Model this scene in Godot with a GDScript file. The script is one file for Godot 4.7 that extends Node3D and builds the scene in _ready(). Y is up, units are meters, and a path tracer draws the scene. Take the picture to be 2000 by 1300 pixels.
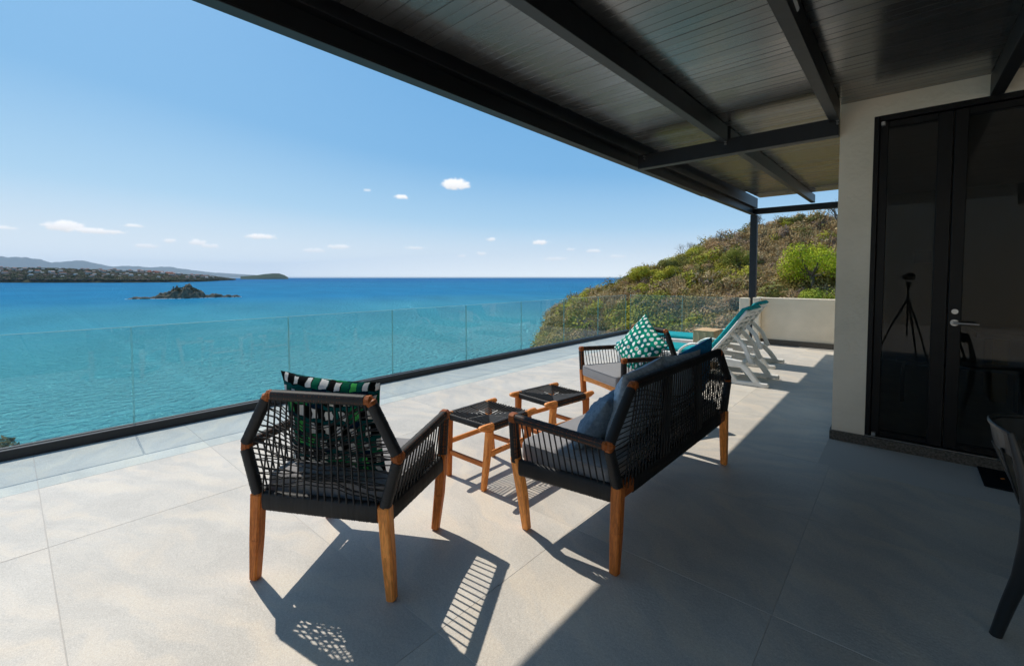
extends Node3D
# A roofed terrace above a bay: glass balustrade, woven teak furniture, sun loungers, dry hillside and sea.

var taken := {}
var rng := RandomNumberGenerator.new()
var M := {}
const YAW := 41.23
const SEA := -30.0

# ------------------------------------------------------------------ mesh collector
class Shape:
	var v := PackedVector3Array()
	var n := PackedVector3Array()
	var uv := PackedVector2Array()
	var col := PackedColorArray()
	var idx := PackedInt32Array()
	var tint := Color(1, 1, 1)
	var colored := false

	func vert(p: Vector3, nn: Vector3, t: Vector2) -> int:
		v.append(p)
		n.append(nn)
		uv.append(t)
		if colored:
			col.append(tint)
		return v.size() - 1

	# flat convex polygon whose front looks away from the point «inside»
	func face(pts: Array, inside: Vector3, uvs: Array = []) -> void:
		var nn := Vector3.ZERO
		var c := Vector3.ZERO
		for i in pts.size():
			var a: Vector3 = pts[i]
			var b: Vector3 = pts[(i + 1) % pts.size()]
			nn += a.cross(b)
			c += a
		c /= pts.size()
		nn = Vector3.ZERO
		for i in range(1, pts.size() - 1):
			nn += (pts[i] - pts[0]).cross(pts[i + 1] - pts[0])
		if nn.length_squared() < 1e-16:
			return
		nn = nn.normalized()
		var flip := nn.dot(c - inside) < 0.0
		if flip:
			nn = -nn
		var base := v.size()
		var ax := Vector3.UP if absf(nn.y) < 0.7 else Vector3.RIGHT
		var tu := ax.cross(nn).normalized()
		var tv := nn.cross(tu)
		for i in pts.size():
			var t := Vector2(pts[i].dot(tu), pts[i].dot(tv))
			if uvs.size() > i:
				t = uvs[i]
			vert(pts[i], nn, t)
		for i in range(1, pts.size() - 1):
			if flip:
				idx.append_array([base, base + i, base + i + 1])
			else:
				idx.append_array([base, base + i + 1, base + i])

	# closed rings joined along a path
	func loft(rings: Array, smooth := false, caps := true) -> void:
		var k: int = rings[0].size()
		var centers := []
		for r in rings:
			var c := Vector3.ZERO
			for p in r:
				c += p
			centers.append(c / k)
		if smooth:
			var base := v.size()
			var along := 0.0
			for i in rings.size():
				var i0 := maxi(i - 1, 0)
				var i1 := mini(i + 1, rings.size() - 1)
				if i > 0:
					along += centers[i].distance_to(centers[i - 1])
				var round_len := 0.0
				for j in k + 1:
					var p: Vector3 = rings[i][j % k]
					if j > 0:
						round_len += p.distance_to(rings[i][j - 1])
					var du: Vector3 = rings[i][(j + 1) % k] - rings[i][(j + k - 1) % k]
					var dv: Vector3 = rings[i1][j % k] - rings[i0][j % k]
					var nn := du.cross(dv)
					if nn.length_squared() < 1e-18:
						nn = p - centers[i]
					nn = nn.normalized()
					if nn.dot(p - centers[i]) < 0.0:
						nn = -nn
					vert(p, nn, Vector2(round_len, along))
			for i in rings.size() - 1:
				for j in k:
					var a := base + i * (k + 1) + j
					var b := a + 1
					var c := a + k + 1
					var d := c + 1
					var fn := (v[b] - v[a]).cross(v[c] - v[a])
					if fn.dot(n[a] + n[b] + n[c]) > 0.0:
						idx.append_array([a, c, b, b, c, d])
					else:
						idx.append_array([a, b, c, b, d, c])
		else:
			var along := 0.0
			for i in rings.size() - 1:
				var inside: Vector3 = (centers[i] + centers[i + 1]) * 0.5
				var step: float = centers[i].distance_to(centers[i + 1])
				var around := 0.0
				for j in k:
					var j1 := (j + 1) % k
					var w: float = rings[i][j].distance_to(rings[i][j1])
					face([rings[i][j], rings[i][j1], rings[i + 1][j1], rings[i + 1][j]], inside, [Vector2(around, along), Vector2(around + w, along), Vector2(around + w, along + step), Vector2(around, along + step)])
					around += w
				along += step
		if caps:
			var mid: Vector3 = (centers[0] + centers[-1]) * 0.5
			face(Array(rings[0]), mid if centers.size() > 1 else centers[0])
			face(Array(rings[-1]), mid)

	func octagon(c: Vector3, x: Vector3, y: Vector3, w: float, h: float, ch: float) -> PackedVector3Array:
		var a := w * 0.5
		var b := h * 0.5
		var r := PackedVector3Array()
		for q in [Vector2(a - ch, -b), Vector2(a, -b + ch), Vector2(a, b - ch), Vector2(a - ch, b), Vector2(-a + ch, b), Vector2(-a, b - ch), Vector2(-a, -b + ch), Vector2(-a + ch, -b)]:
			r.append(c + x * q.x + y * q.y)
		return r

	# chamfered bar of changing section through the points; size.x lies along «side», size.y along the other
	func limb(pts: Array, sizes: Array, side: Vector3, ch := 0.006) -> void:
		var rings := []
		for i in pts.size():
			var t: Vector3 = (pts[mini(i + 1, pts.size() - 1)] - pts[maxi(i - 1, 0)]).normalized()
			var x := (side - t * side.dot(t)).normalized()
			var y := t.cross(x)
			var s: Vector2 = sizes[mini(i, sizes.size() - 1)]
			var e := minf(ch, minf(s.x, s.y) * 0.35)
			if i == 0:
				rings.append(octagon(pts[i], x, y, s.x - 2 * e, s.y - 2 * e, e * 0.6))
				rings.append(octagon(pts[i] + t * e, x, y, s.x, s.y, e))
			elif i == pts.size() - 1:
				rings.append(octagon(pts[i] - t * e, x, y, s.x, s.y, e))
				rings.append(octagon(pts[i], x, y, s.x - 2 * e, s.y - 2 * e, e * 0.6))
			else:
				rings.append(octagon(pts[i], x, y, s.x, s.y, e))
		loft(rings)

	func box(c: Vector3, size: Vector3, ch := 0.004, basis := Basis()) -> void:
		var rings := []
		var hy := size.y * 0.5
		ch = minf(ch, minf(size.x, minf(size.y, size.z)) * 0.4)
		for q in [[-hy, ch], [-hy + ch, 0.0], [hy - ch, 0.0], [hy, ch]]:
			var o := octagon(Vector3(0, q[0], 0), Vector3.RIGHT, Vector3.BACK, size.x - 2 * q[1], size.z - 2 * q[1], ch)
			var r := PackedVector3Array()
			for p in o:
				r.append(c + basis * p)
			rings.append(r)
		loft(rings)

	# plain six-sided box between two corners
	func block(a: Vector3, b: Vector3) -> void:
		var c := (a + b) * 0.5
		var p := []
		for i in 8:
			p.append(Vector3(a.x if i & 1 == 0 else b.x, a.y if i & 2 == 0 else b.y, a.z if i & 4 == 0 else b.z))
		for q in [[0, 1, 3, 2], [4, 5, 7, 6], [0, 1, 5, 4], [2, 3, 7, 6], [0, 2, 6, 4], [1, 3, 7, 5]]:
			face([p[q[0]], p[q[1]], p[q[2]], p[q[3]]], c)

	func frame_of(t: Vector3) -> Array:
		var s := Vector3.UP if absf(t.y) < 0.9 else Vector3.RIGHT
		var x := s.cross(t).normalized()
		return [x, t.cross(x)]

	func tube(pts: Array, radii: Array, sides := 6, caps := true, flat := 1.0) -> void:
		var rings := []
		for i in pts.size():
			var t: Vector3 = (pts[mini(i + 1, pts.size() - 1)] - pts[maxi(i - 1, 0)]).normalized()
			var f := frame_of(t)
			var r: float = radii[mini(i, radii.size() - 1)]
			var ring := PackedVector3Array()
			for j in sides:
				var a := TAU * j / sides
				ring.append(pts[i] + f[0] * cos(a) * r + f[1] * sin(a) * r * flat)
			rings.append(ring)
		loft(rings, true, caps)

	# a bar wound with cord: ridges along its length
	func wound(a: Vector3, b: Vector3, w: float, h: float, side: Vector3, pitch := 0.0075, wobble := 0.0, seed_at := 1) -> void:
		var t := (b - a).normalized()
		var x := (side - t * side.dot(t)).normalized()
		var y := t.cross(x)
		var steps := maxi(2, int(a.distance_to(b) / pitch))
		var g := RandomNumberGenerator.new()
		g.seed = seed_at
		var rings := []
		for i in steps * 2 + 1:
			var c := a.lerp(b, float(i) / (steps * 2))
			var k := 0.0 if i % 2 == 1 else -0.0022
			k += g.randf_range(-wobble, wobble)
			var ring := PackedVector3Array()
			for j in 10:
				var q := TAU * j / 10.0
				var cx := cos(q)
				var sy := sin(q)
				# superellipse section
				var sx := signf(cx) * pow(absf(cx), 0.75)
				var sz := signf(sy) * pow(absf(sy), 0.75)
				ring.append(c + x * sx * (w * 0.5 + k) + y * sz * (h * 0.5 + k))
			rings.append(ring)
		loft(rings, true, true)

	# a cushion with pinched corners: x, y across its face, z thick
	func cushion(at: Transform3D, w: float, h: float, thick: float, pinch := 0.06, cells := 22, rough_seed := 3, crush := 0.02) -> void:
		var noise := FastNoiseLite.new()
		noise.seed = rough_seed
		noise.frequency = 3.2
		for s in [1.0, -1.0]:
			var base := v.size()
			var P := []
			for i in cells + 1:
				for j in cells + 1:
					var a := 2.0 * i / cells - 1.0
					var b := 2.0 * j / cells - 1.0
					a = sin(a * PI / 2) * 0.35 + a * 0.65
					b = sin(b * PI / 2) * 0.35 + b * 0.65
					var full := pow(maxf(0.0, 1.0 - pow(absf(a), 2.6)), 0.62) * pow(maxf(0.0, 1.0 - pow(absf(b), 2.6)), 0.62)
					var ix := a * w * 0.5 * (1.0 - pinch * (1.0 - b * b))
					var iy := b * h * 0.5 * (1.0 - pinch * (1.0 - a * a))
					var z: float = s * thick * 0.5 * full + noise.get_noise_3d(a, b, s) * crush * full
					P.append(Vector3(ix, iy, z))
			for i in cells + 1:
				for j in cells + 1:
					var du: Vector3 = P[mini(i + 1, cells) * (cells + 1) + j] - P[maxi(i - 1, 0) * (cells + 1) + j]
					var dv: Vector3 = P[i * (cells + 1) + mini(j + 1, cells)] - P[i * (cells + 1) + maxi(j - 1, 0)]
					var nn: Vector3 = du.cross(dv).normalized() * s
					if i == 0 or j == 0 or i == cells or j == cells:
						nn = (nn + Vector3(P[i * (cells + 1) + j].x, P[i * (cells + 1) + j].y, 0).normalized()).normalized()
					vert(at * P[i * (cells + 1) + j], at.basis * nn, Vector2(float(i) / cells, 1.0 - float(j) / cells))
			for i in cells:
				for j in cells:
					var a := base + i * (cells + 1) + j
					var b := a + cells + 1
					if s > 0:
						idx.append_array([a, a + 1, b, b, a + 1, b + 1])
					else:
						idx.append_array([a, b, a + 1, b, b + 1, a + 1])

	# a box cushion with soft rounded edges
	func pad(c: Vector3, size: Vector3, r: float, basis := Basis(), puff := 0.012) -> void:
		var rings := []
		var hy := size.y * 0.5
		var levels := []
		for k in 5:
			var a := PI / 2 * k / 4.0
			levels.append(Vector2(-hy + r - r * cos(a), r - r * sin(a)))
		for k in 5:
			var a := PI / 2 * (4 - k) / 4.0
			levels.append(Vector2(hy - r + r * cos(a), r - r * sin(a)))
		levels.sort_custom(func(p, q): return p.x < q.x)
		levels.push_front(Vector2(-hy, size.x * 0.25))
		levels.push_front(Vector2(-hy - 0.0, size.x * 0.46))
		levels.append(Vector2(hy + puff * 0.8, size.x * 0.25))
		levels.append(Vector2(hy + puff, size.x * 0.46))
		for q in levels:
			var ring := PackedVector3Array()
			var lx: float = maxf(size.x * 0.5 - q.y, 0.01)
			var lz: float = maxf(size.z * 0.5 - q.y * minf(1.0, size.z / size.x), 0.01)
			var rr: float = minf(r * 1.2, minf(lx, lz) * 0.9)
			for corner in 4:
				var cx: float = (lx - rr) * (1 if corner == 0 or corner == 3 else -1)
				var cz: float = (lz - rr) * (1 if corner < 2 else -1)
				for k in 5:
					var a := PI / 2 * corner + PI / 2 * k / 4.0
					ring.append(c + basis * Vector3(cx + rr * cos(a), q.x, cz + rr * sin(a)))
			rings.append(ring)
		loft(rings, true, true)

	func mesh(m: Material = null) -> ArrayMesh:
		var arr := []
		arr.resize(Mesh.ARRAY_MAX)
		arr[Mesh.ARRAY_VERTEX] = v
		arr[Mesh.ARRAY_NORMAL] = n
		arr[Mesh.ARRAY_TEX_UV] = uv
		if colored:
			arr[Mesh.ARRAY_COLOR] = col
		arr[Mesh.ARRAY_INDEX] = idx
		var am := ArrayMesh.new()
		am.add_surface_from_arrays(Mesh.PRIMITIVE_TRIANGLES, arr)
		if m:
			am.surface_set_material(0, m)
		return am

# ------------------------------------------------------------------ node helpers
func numbered(called: String) -> String:
	if not taken.has(called):
		taken[called] = 0
		return called
	taken[called] += 1
	return "%s_%03d" % [called, taken[called]]

func tag(o: Node, label := "", category := "", group := "", kind := "") -> Node:
	for q in [["label", label], ["category", category], ["group", group], ["kind", kind]]:
		if q[1] != "":
			o.set_meta(q[0], q[1])
	return o

func thing(called: String, label: String, category: String, at := Vector3.ZERO, turn := 0.0, group := "") -> Node3D:
	var o := Node3D.new()
	o.name = numbered(called)
	add_child(o)
	o.position = at
	o.rotation.y = turn
	tag(o, label, category, group)
	return o

func part(called: String, s: Shape, m: Material, parent: Node, kind := "") -> MeshInstance3D:
	var o := MeshInstance3D.new()
	o.mesh = s.mesh(m)
	return hang(o, called, parent, kind)

func hang(o: MeshInstance3D, called: String, parent: Node, kind := "") -> MeshInstance3D:
	if parent == self:
		o.name = numbered(called)
		add_child(o)
	else:
		var k := 0
		var nm := called
		while parent.has_node(NodePath(nm)):
			k += 1
			nm = "%s_%03d" % [called, k]
		o.name = nm
		parent.add_child(o)
	if kind != "":
		o.set_meta("kind", kind)
	return o

func copy(o: Node3D, at: Vector3, turn: float, label: String) -> Node3D:
	var c: Node3D = o.duplicate()
	var base: String = String(o.name).rstrip("0123456789").trim_suffix("_")
	c.name = numbered(base)
	add_child(c)
	c.position = at
	c.rotation.y = turn
	c.set_meta("label", label)
	return c

# ------------------------------------------------------------------ materials
func lin(r: float, g: float, b: float) -> Color:
	return Color(r, g, b).linear_to_srgb()

func mat(called: String, c: Color, rough := 0.7, spec := 0.5, metal := 0.0) -> StandardMaterial3D:
	var m := StandardMaterial3D.new()
	m.resource_name = called
	m.albedo_color = c
	m.roughness = rough
	m.metallic_specular = spec
	m.metallic = metal
	M[called] = m
	return m

func noise_image(size: Vector2i, fn: Callable) -> ImageTexture:
	var im := Image.create(size.x, size.y, false, Image.FORMAT_RGB8)
	for y in size.y:
		for x in size.x:
			im.set_pixel(x, y, fn.call(x, y))
	return ImageTexture.create_from_image(im)

func make_noise(seed_at: int, freq: float, octaves := 4) -> FastNoiseLite:
	var f := FastNoiseLite.new()
	f.seed = seed_at
	f.frequency = freq
	f.fractal_octaves = octaves
	f.noise_type = FastNoiseLite.TYPE_SIMPLEX_SMOOTH
	return f

func noise_texture(seed_at: int, freq: float, w: int, h: int, dark: Color, light: Color, octaves := 4) -> NoiseTexture2D:
	var t := NoiseTexture2D.new()
	t.width = w
	t.height = h
	t.seamless = true
	t.noise = make_noise(seed_at, freq, octaves)
	var g := Gradient.new()
	g.set_color(0, dark)
	g.set_color(1, light)
	t.color_ramp = g
	return t

func bump_texture(seed_at: int, freq: float, size: int, strength: float, octaves := 4) -> NoiseTexture2D:
	var t := NoiseTexture2D.new()
	t.width = size
	t.height = size
	t.seamless = true
	t.as_normal_map = true
	t.bump_strength = strength
	t.noise = make_noise(seed_at, freq, octaves)
	return t

func materials() -> void:
	# teak, grain along v
	var n1 := make_noise(11, 0.012, 3)
	var n2 := make_noise(12, 0.05, 2)
	var wood := func(x, y):
		var w := n1.get_noise_2d(x * 1.6, y * 0.22)
		var g := 0.5 + 0.5 * sin((x * 0.22 + w * 9.0 + n2.get_noise_2d(x, y * 0.1) * 2.0))
		var f := n2.get_noise_2d(x * 9.0, y * 0.5)
		var k := 0.89 + 0.13 * g + 0.16 * f + 0.12 * w
		return Color(0.95 * k, 0.615 * k * (0.97 + 0.03 * g), 0.315 * k * (0.92 + 0.08 * g))
	var teak_tex := noise_image(Vector2i(128, 384), wood)
	var teak := mat("teak", Color(1, 1, 1), 0.5, 0.4)
	teak.albedo_texture = teak_tex
	teak.uv1_scale = Vector3(5.0, 2.2, 1)
	var teak2 := mat("teak_dark", Color(0.80, 0.72, 0.64), 0.55, 0.4)
	teak2.albedo_texture = teak_tex
	teak2.uv1_scale = Vector3(7.0, 3.1, 1)
	teak2.uv1_offset = Vector3(0.3, 0.4, 0)
	var cap := mat("teak_cap", Color(0.66, 0.57, 0.50), 0.55, 0.4)
	cap.albedo_texture = teak_tex
	cap.uv1_scale = Vector3(7.0, 3.1, 1)
	var crate := mat("bleached_wood", Color(0.86, 0.98, 1.0), 0.8, 0.3)
	crate.albedo_color = Color(1, 1, 1)
	crate.albedo_texture = noise_image(Vector2i(96, 256), func(x, y):
		var k := 0.86 + 0.13 * n2.get_noise_2d(x * 5.0, y * 0.4) + 0.12 * n1.get_noise_2d(x * 2.0, y * 0.3)
		return Color(0.92 * k, 0.78 * k, 0.61 * k))
	crate.uv1_scale = Vector3(3.0, 1.4, 1)
	mat("cord", lin(0.016, 0.016, 0.017), 0.62, 0.45)
	mat("cord_band", lin(0.013, 0.013, 0.014), 0.6, 0.45)
	# grey cushion cloth
	var cloth_n := bump_texture(21, 0.35, 256, 3.0, 2)
	var grey := mat("grey_cloth", lin(0.33, 0.32, 0.325), 0.92, 0.2)
	grey.albedo_texture = noise_texture(22, 0.25, 256, 256, Color(0.86, 0.86, 0.86), Color(1, 1, 1), 2)
	grey.uv1_scale = Vector3(7, 7, 1)
	grey.normal_enabled = true
	grey.normal_texture = cloth_n
	grey.normal_scale = 0.5
	grey.rim_enabled = true
	grey.rim = 0.25
	var denim := mat("denim", lin(0.50, 0.60, 0.70), 0.95, 0.2)
	denim.albedo_texture = noise_texture(23, 0.03, 512, 512, Color(0.74, 0.77, 0.80), Color(1, 1, 1), 5)
	denim.uv1_scale = Vector3(1, 1, 1)
	denim.normal_enabled = true
	denim.normal_texture = cloth_n
	denim.normal_scale = 0.6
	denim.rim_enabled = true
	denim.rim = 0.3
	var navy := mat("dark_denim", lin(0.24, 0.32, 0.40), 0.95, 0.2)
	navy.albedo_texture = denim.albedo_texture
	navy.normal_enabled = true
	navy.normal_texture = cloth_n
	navy.normal_scale = 0.6
	var sky_cloth := mat("bright_blue_cloth", lin(0.03, 0.28, 0.58), 0.95, 0.2)
	sky_cloth.albedo_texture = denim.albedo_texture
	var turq := mat("turquoise_cloth", lin(0.012, 0.36, 0.40), 0.85, 0.3)
	turq.albedo_texture = noise_texture(24, 0.02, 256, 256, Color(0.86, 0.88, 0.88), Color(1, 1, 1), 3)
	turq.normal_enabled = true
	turq.normal_texture = cloth_n
	turq.normal_scale = 0.4
	mat("turquoise_edge", lin(0.008, 0.22, 0.26), 0.85, 0.3)
	var plastic := mat("white_plastic", lin(0.85, 0.85, 0.83), 0.42, 0.5)
	plastic.albedo_texture = noise_texture(25, 0.012, 256, 256, Color(0.90, 0.89, 0.87), Color(1, 1, 1), 4)
	plastic.uv1_triplanar = true
	plastic.uv1_scale = Vector3(1.5, 1.5, 1.5)
	# architecture
	var plaster := mat("plaster", lin(0.92, 0.81, 0.655), 0.93, 0.2)
	plaster.albedo_texture = noise_texture(31, 0.006, 512, 512, Color(0.93, 0.93, 0.92), Color(1, 1, 1), 6)
	plaster.uv1_triplanar = true
	plaster.uv1_world_triplanar = true
	plaster.uv1_scale = Vector3(0.5, 0.5, 0.5)
	plaster.normal_enabled = true
	plaster.normal_texture = bump_texture(32, 0.08, 512, 2.0, 4)
	plaster.normal_scale = 0.35
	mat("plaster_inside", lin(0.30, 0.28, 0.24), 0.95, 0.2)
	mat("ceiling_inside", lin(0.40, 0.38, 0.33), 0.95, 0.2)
	var granite := mat("granite", lin(0.20, 0.185, 0.165), 0.6, 0.4)
	granite.albedo_texture = noise_texture(33, 0.07, 512, 512, Color(0.52, 0.50, 0.48), Color(1, 0.98, 0.95), 5)
	granite.uv1_triplanar = true
	granite.uv1_world_triplanar = true
	granite.uv1_scale = Vector3(1.3, 1.3, 1.3)
	var steel := mat("black_steel", lin(0.0115, 0.0125, 0.0155), 0.45, 0.5)
	steel.normal_enabled = true
	steel.normal_texture = bump_texture(34, 0.02, 256, 1.2, 3)
	steel.normal_scale = 0.25
	steel.uv1_triplanar = true
	for k in 4:
		var b := mat("black_board_%d" % k, lin(0.046, 0.046, 0.047) * [1.0, 0.93, 1.06, 0.97][k], [0.22, 0.26, 0.24, 0.29][k], 0.72)
		b.albedo_color.a = 1.0
		b.albedo_texture = noise_texture(40 + k, 0.03, 512, 128, Color(0.8, 0.81, 0.81), Color(1, 1, 1), 5)
		b.uv1_scale = Vector3(6, 0.35, 1)
		b.clearcoat_enabled = true
		b.clearcoat = 1.0
		b.clearcoat_roughness = 0.2
		b.normal_enabled = true
		b.normal_texture = bump_texture(44 + k, 0.03, 256, 2.5, 4)
		b.normal_scale = 0.10
	mat("aluminium_dark", lin(0.020, 0.021, 0.023), 0.5, 0.5)
	mat("aluminium_bright", lin(0.55, 0.55, 0.54), 0.35, 0.5, 1.0)
	mat("door_black", lin(0.006, 0.006, 0.0065), 0.4, 0.35)
	mat("satin_metal", lin(0.45, 0.45, 0.45), 0.3, 0.5, 1.0)
	var glass := mat("rail_glass", Color(lin(0.03, 0.34, 0.37), 0.075), 0.0, 0.38)
	glass.transparency = BaseMaterial3D.TRANSPARENCY_ALPHA
	var edge := mat("glass_edge", Color(lin(0.30, 0.62, 0.58), 0.55), 0.1, 0.5)
	edge.transparency = BaseMaterial3D.TRANSPARENCY_ALPHA
	var dglass := mat("door_glass", Color(lin(0.006, 0.007, 0.007), 0.36), 0.0, 0.33)
	dglass.transparency = BaseMaterial3D.TRANSPARENCY_ALPHA
	mat("grout", lin(0.52, 0.49, 0.45), 0.95, 0.2)
	mat("black_plastic", lin(0.014, 0.016, 0.018), 0.33, 0.5)
	mat("rubber", lin(0.011, 0.012, 0.014), 0.95, 0.2)
	mat("white_paint", lin(0.7, 0.7, 0.68), 0.5, 0.5)
	mat("yellow_wood", lin(0.30, 0.20, 0.05), 0.5, 0.4)
	mat("orange_plastic", lin(0.5, 0.16, 0.03), 0.6, 0.4)
	# porcelain stone tiles: soft slanting veins, cloud and grain
	var tile_n := bump_texture(36, 0.22, 512, 2.0, 3)
	for k in 2:
		var a := make_noise(50 + k, 0.004, 4)
		var b := make_noise(60 + k, 0.010, 5)
		var c := make_noise(70 + k, 0.35, 2)
		var ang := [0.5, -0.35][k] as float
		var g := RandomNumberGenerator.new()
		g.seed = 77 + k
		var size := 900
		var stone := func(x, y):
			var u: float = x * cos(ang) + y * sin(ang)
			var w: float = -x * sin(ang) + y * cos(ang)
			var bend := a.get_noise_2d(u, w) * 60.0
			var vein := b.get_noise_2d(u * 0.22, (w + bend) * 1.15)
			var cloud := a.get_noise_2d(u * 0.7 + 900.0, w * 0.7)
			var warm := clampf(vein * 1.5 + 0.2, 0.0, 1.0)
			var l := 0.92 + 0.062 * vein + 0.05 * cloud + 0.045 * c.get_noise_2d(x, y) + g.randf_range(-0.07, 0.07)
			if absf(vein + 0.18) < 0.018:
					l -= 0.02
			return Color(l * (1.0 + 0.022 * warm), l * (1.0 - 0.004 * warm), l * (1.0 - 0.034 * warm))
		var tex := noise_image(Vector2i(size, size), stone)
		for j in 3:
			var t := mat("tile_%d_%d" % [k, j], lin(0.675, 0.625, 0.555) * [1.0, 0.985, 1.01][j], 0.55, 0.42)
			t.albedo_color.a = 1.0
			t.albedo_texture = tex
			t.normal_enabled = true
			t.normal_texture = tile_n
			t.normal_scale = 0.14
		var strip := mat("glass_tint_tile_%d" % k, lin(0.56, 0.60, 0.565), 0.55, 0.4)  # greenish colour paints in the sunlight tinted by the railing glass
		strip.albedo_texture = tex
		strip.normal_enabled = true
		strip.normal_texture = tile_n
		strip.normal_scale = 0.35

# ------------------------------------------------------------------ sky
func sky_panorama() -> Texture2D:
	var w := 512
	var h := 256
	var im := Image.create(w, h, false, Image.FORMAT_RGBF)
	var stops := [[-90.0, Vector3(0.10, 0.20, 0.30)], [-3.0, Vector3(0.24, 0.40, 0.52)], [0.0, Vector3(0.86, 0.92, 0.96)], [2.5, Vector3(0.69, 0.80, 0.89)], [6.0, Vector3(0.39, 0.62, 0.83)], [12.0, Vector3(0.185, 0.435, 0.735)], [22.0, Vector3(0.118, 0.355, 0.68)], [45.0, Vector3(0.075, 0.28, 0.60)], [90.0, Vector3(0.06, 0.23, 0.53)]]
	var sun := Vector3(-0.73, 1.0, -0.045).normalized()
	for y in h:
		var up := 90.0 - (y + 0.5) / h * 180.0
		for x in w:
			var turn := (x + 0.5) / w * 360.0
			var az := deg_to_rad(turn)
			# haze stands higher on the sun's side
			var off := absf(wrapf(turn + 92.0, -180.0, 180.0)) / 45.0
			var el := up * (1.0 - 0.35 * exp(-off * off)) if up > 0.0 else up
			var base := Vector3.ZERO
			for k in stops.size() - 1:
				if el >= stops[k][0] and el <= stops[k + 1][0]:
					base = stops[k][1].lerp(stops[k + 1][1], (el - stops[k][0]) / (stops[k + 1][0] - stops[k][0]))
			var e := deg_to_rad(up)
			var d := Vector3(sin(az) * cos(e), sin(e), -cos(az) * cos(e))
			var gam := rad_to_deg(acos(clampf(d.dot(sun), -1, 1)))
			var c := base
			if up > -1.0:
				c += Vector3(0.20, 0.18, 0.13) * exp(-gam / 22.0) + Vector3(1.1, 1.08, 1.0) * exp(-gam / 8.0)  # sun aureole, strengthened to add light to the shade under the roof
			im.set_pixel(x, y, Color(c.x, c.y, c.z))
	var W := 3072
	var H := 1536
	im.resize(W, H, Image.INTERPOLATE_BILINEAR)
	# small fair-weather clouds: azimuth, elevation, width, height in degrees, strength
	var puffs := [[-48.4, 11.5, 4.1, 1.75, 1.3], [-86.2, 4.55, 3.0, 1.15, 1.0], [-84.2, 4.3, 4.6, 0.6, 0.9], [-81.5, 5.0, 2.0, 0.3, 0.7], [-70.6, 4.5, 3.7, 0.7, 0.9], [-55.1, 9.8, 1.9, 0.6, 0.8], [-59.1, 10.4, 0.9, 0.35, 0.45], [-78.7, 3.7, 1.2, 0.5, 0.6], [-80.5, 3.1, 2.2, 0.5, 0.5], [-76.3, 3.6, 1.8, 0.75, 0.6], [-75.2, 3.3, 1.8, 0.55, 0.5], [-62.4, 3.6, 3.4, 0.65, 0.55], [-65.0, 3.1, 3.0, 0.6, 0.4], [-53.4, 3.65, 3.2, 0.38, 0.5], [-43.85, 4.8, 1.4, 0.5, 0.6], [-37.6, 4.4, 2.3, 0.8, 0.8], [-45.2, 3.0, 1.5, 0.6, 0.5], [-47.6, 2.7, 1.4, 0.4, 0.4], [-30.8, 3.3, 2.0, 0.5, 0.55], [-33.7, 3.5, 1.3, 0.4, 0.4], [-89.8, 4.15, 1.8, 0.3, 0.7], [-35.7, 2.35, 3.3, 0.5, 0.35], [-28.0, 2.6, 2.6, 0.4, 0.3], [-98.0, 5.0, 4.0, 0.9, 0.8], [-110.0, 7.0, 4.0, 1.2, 0.9], [20.0, 5.0, 4.5, 0.9, 0.8], [60.0, 6.0, 4.0, 1.0, 0.8], [140.0, 5.0, 4.0, 1.0, 0.8]]
	var f := make_noise(90, 0.9, 5)
	for p in puffs:
		var x0 := int((p[0] - p[2] + 360.0) / 360.0 * W)
		var x1 := int((p[0] + p[2] + 360.0) / 360.0 * W)
		var y0 := int((90.0 - p[1] - p[3] * 1.3) / 180.0 * H)
		var y1 := int((90.0 - p[1] + p[3] * 1.3) / 180.0 * H)
		for y in range(y0, y1 + 1):
			for x in range(x0, x1 + 1):
				var az: float = (x + 0.5) / W * 360.0 - 360.0
				var el: float = 90.0 - (y + 0.5) / H * 180.0
				var a: float = (az - p[0]) / (p[2] * 0.5)
				var b: float = (el - p[1]) / (p[3] * 0.5)
				if b < 0.0:
					b *= 1.35
				var edge := 1.0 - sqrt(a * a + b * b) + (0.28 if p[4] > 1.2 else 0.5) * f.get_noise_2d(az * 1.4, el * 2.6)
				var k: float = smoothstep(0.0, 0.42, edge) * minf(1.3, p[4] * 1.3)
				if k <= 0.0:
					continue
				var was := im.get_pixel(x % W, y)
				var lit := 0.90 + 0.16 * clampf(b + 0.3, -0.6, 1.0)
				im.set_pixel(x % W, y, was.lerp(Color(lit, lit, lit * 1.01), clampf(k, 0.0, 0.97)))
	return ImageTexture.create_from_image(im)

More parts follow.
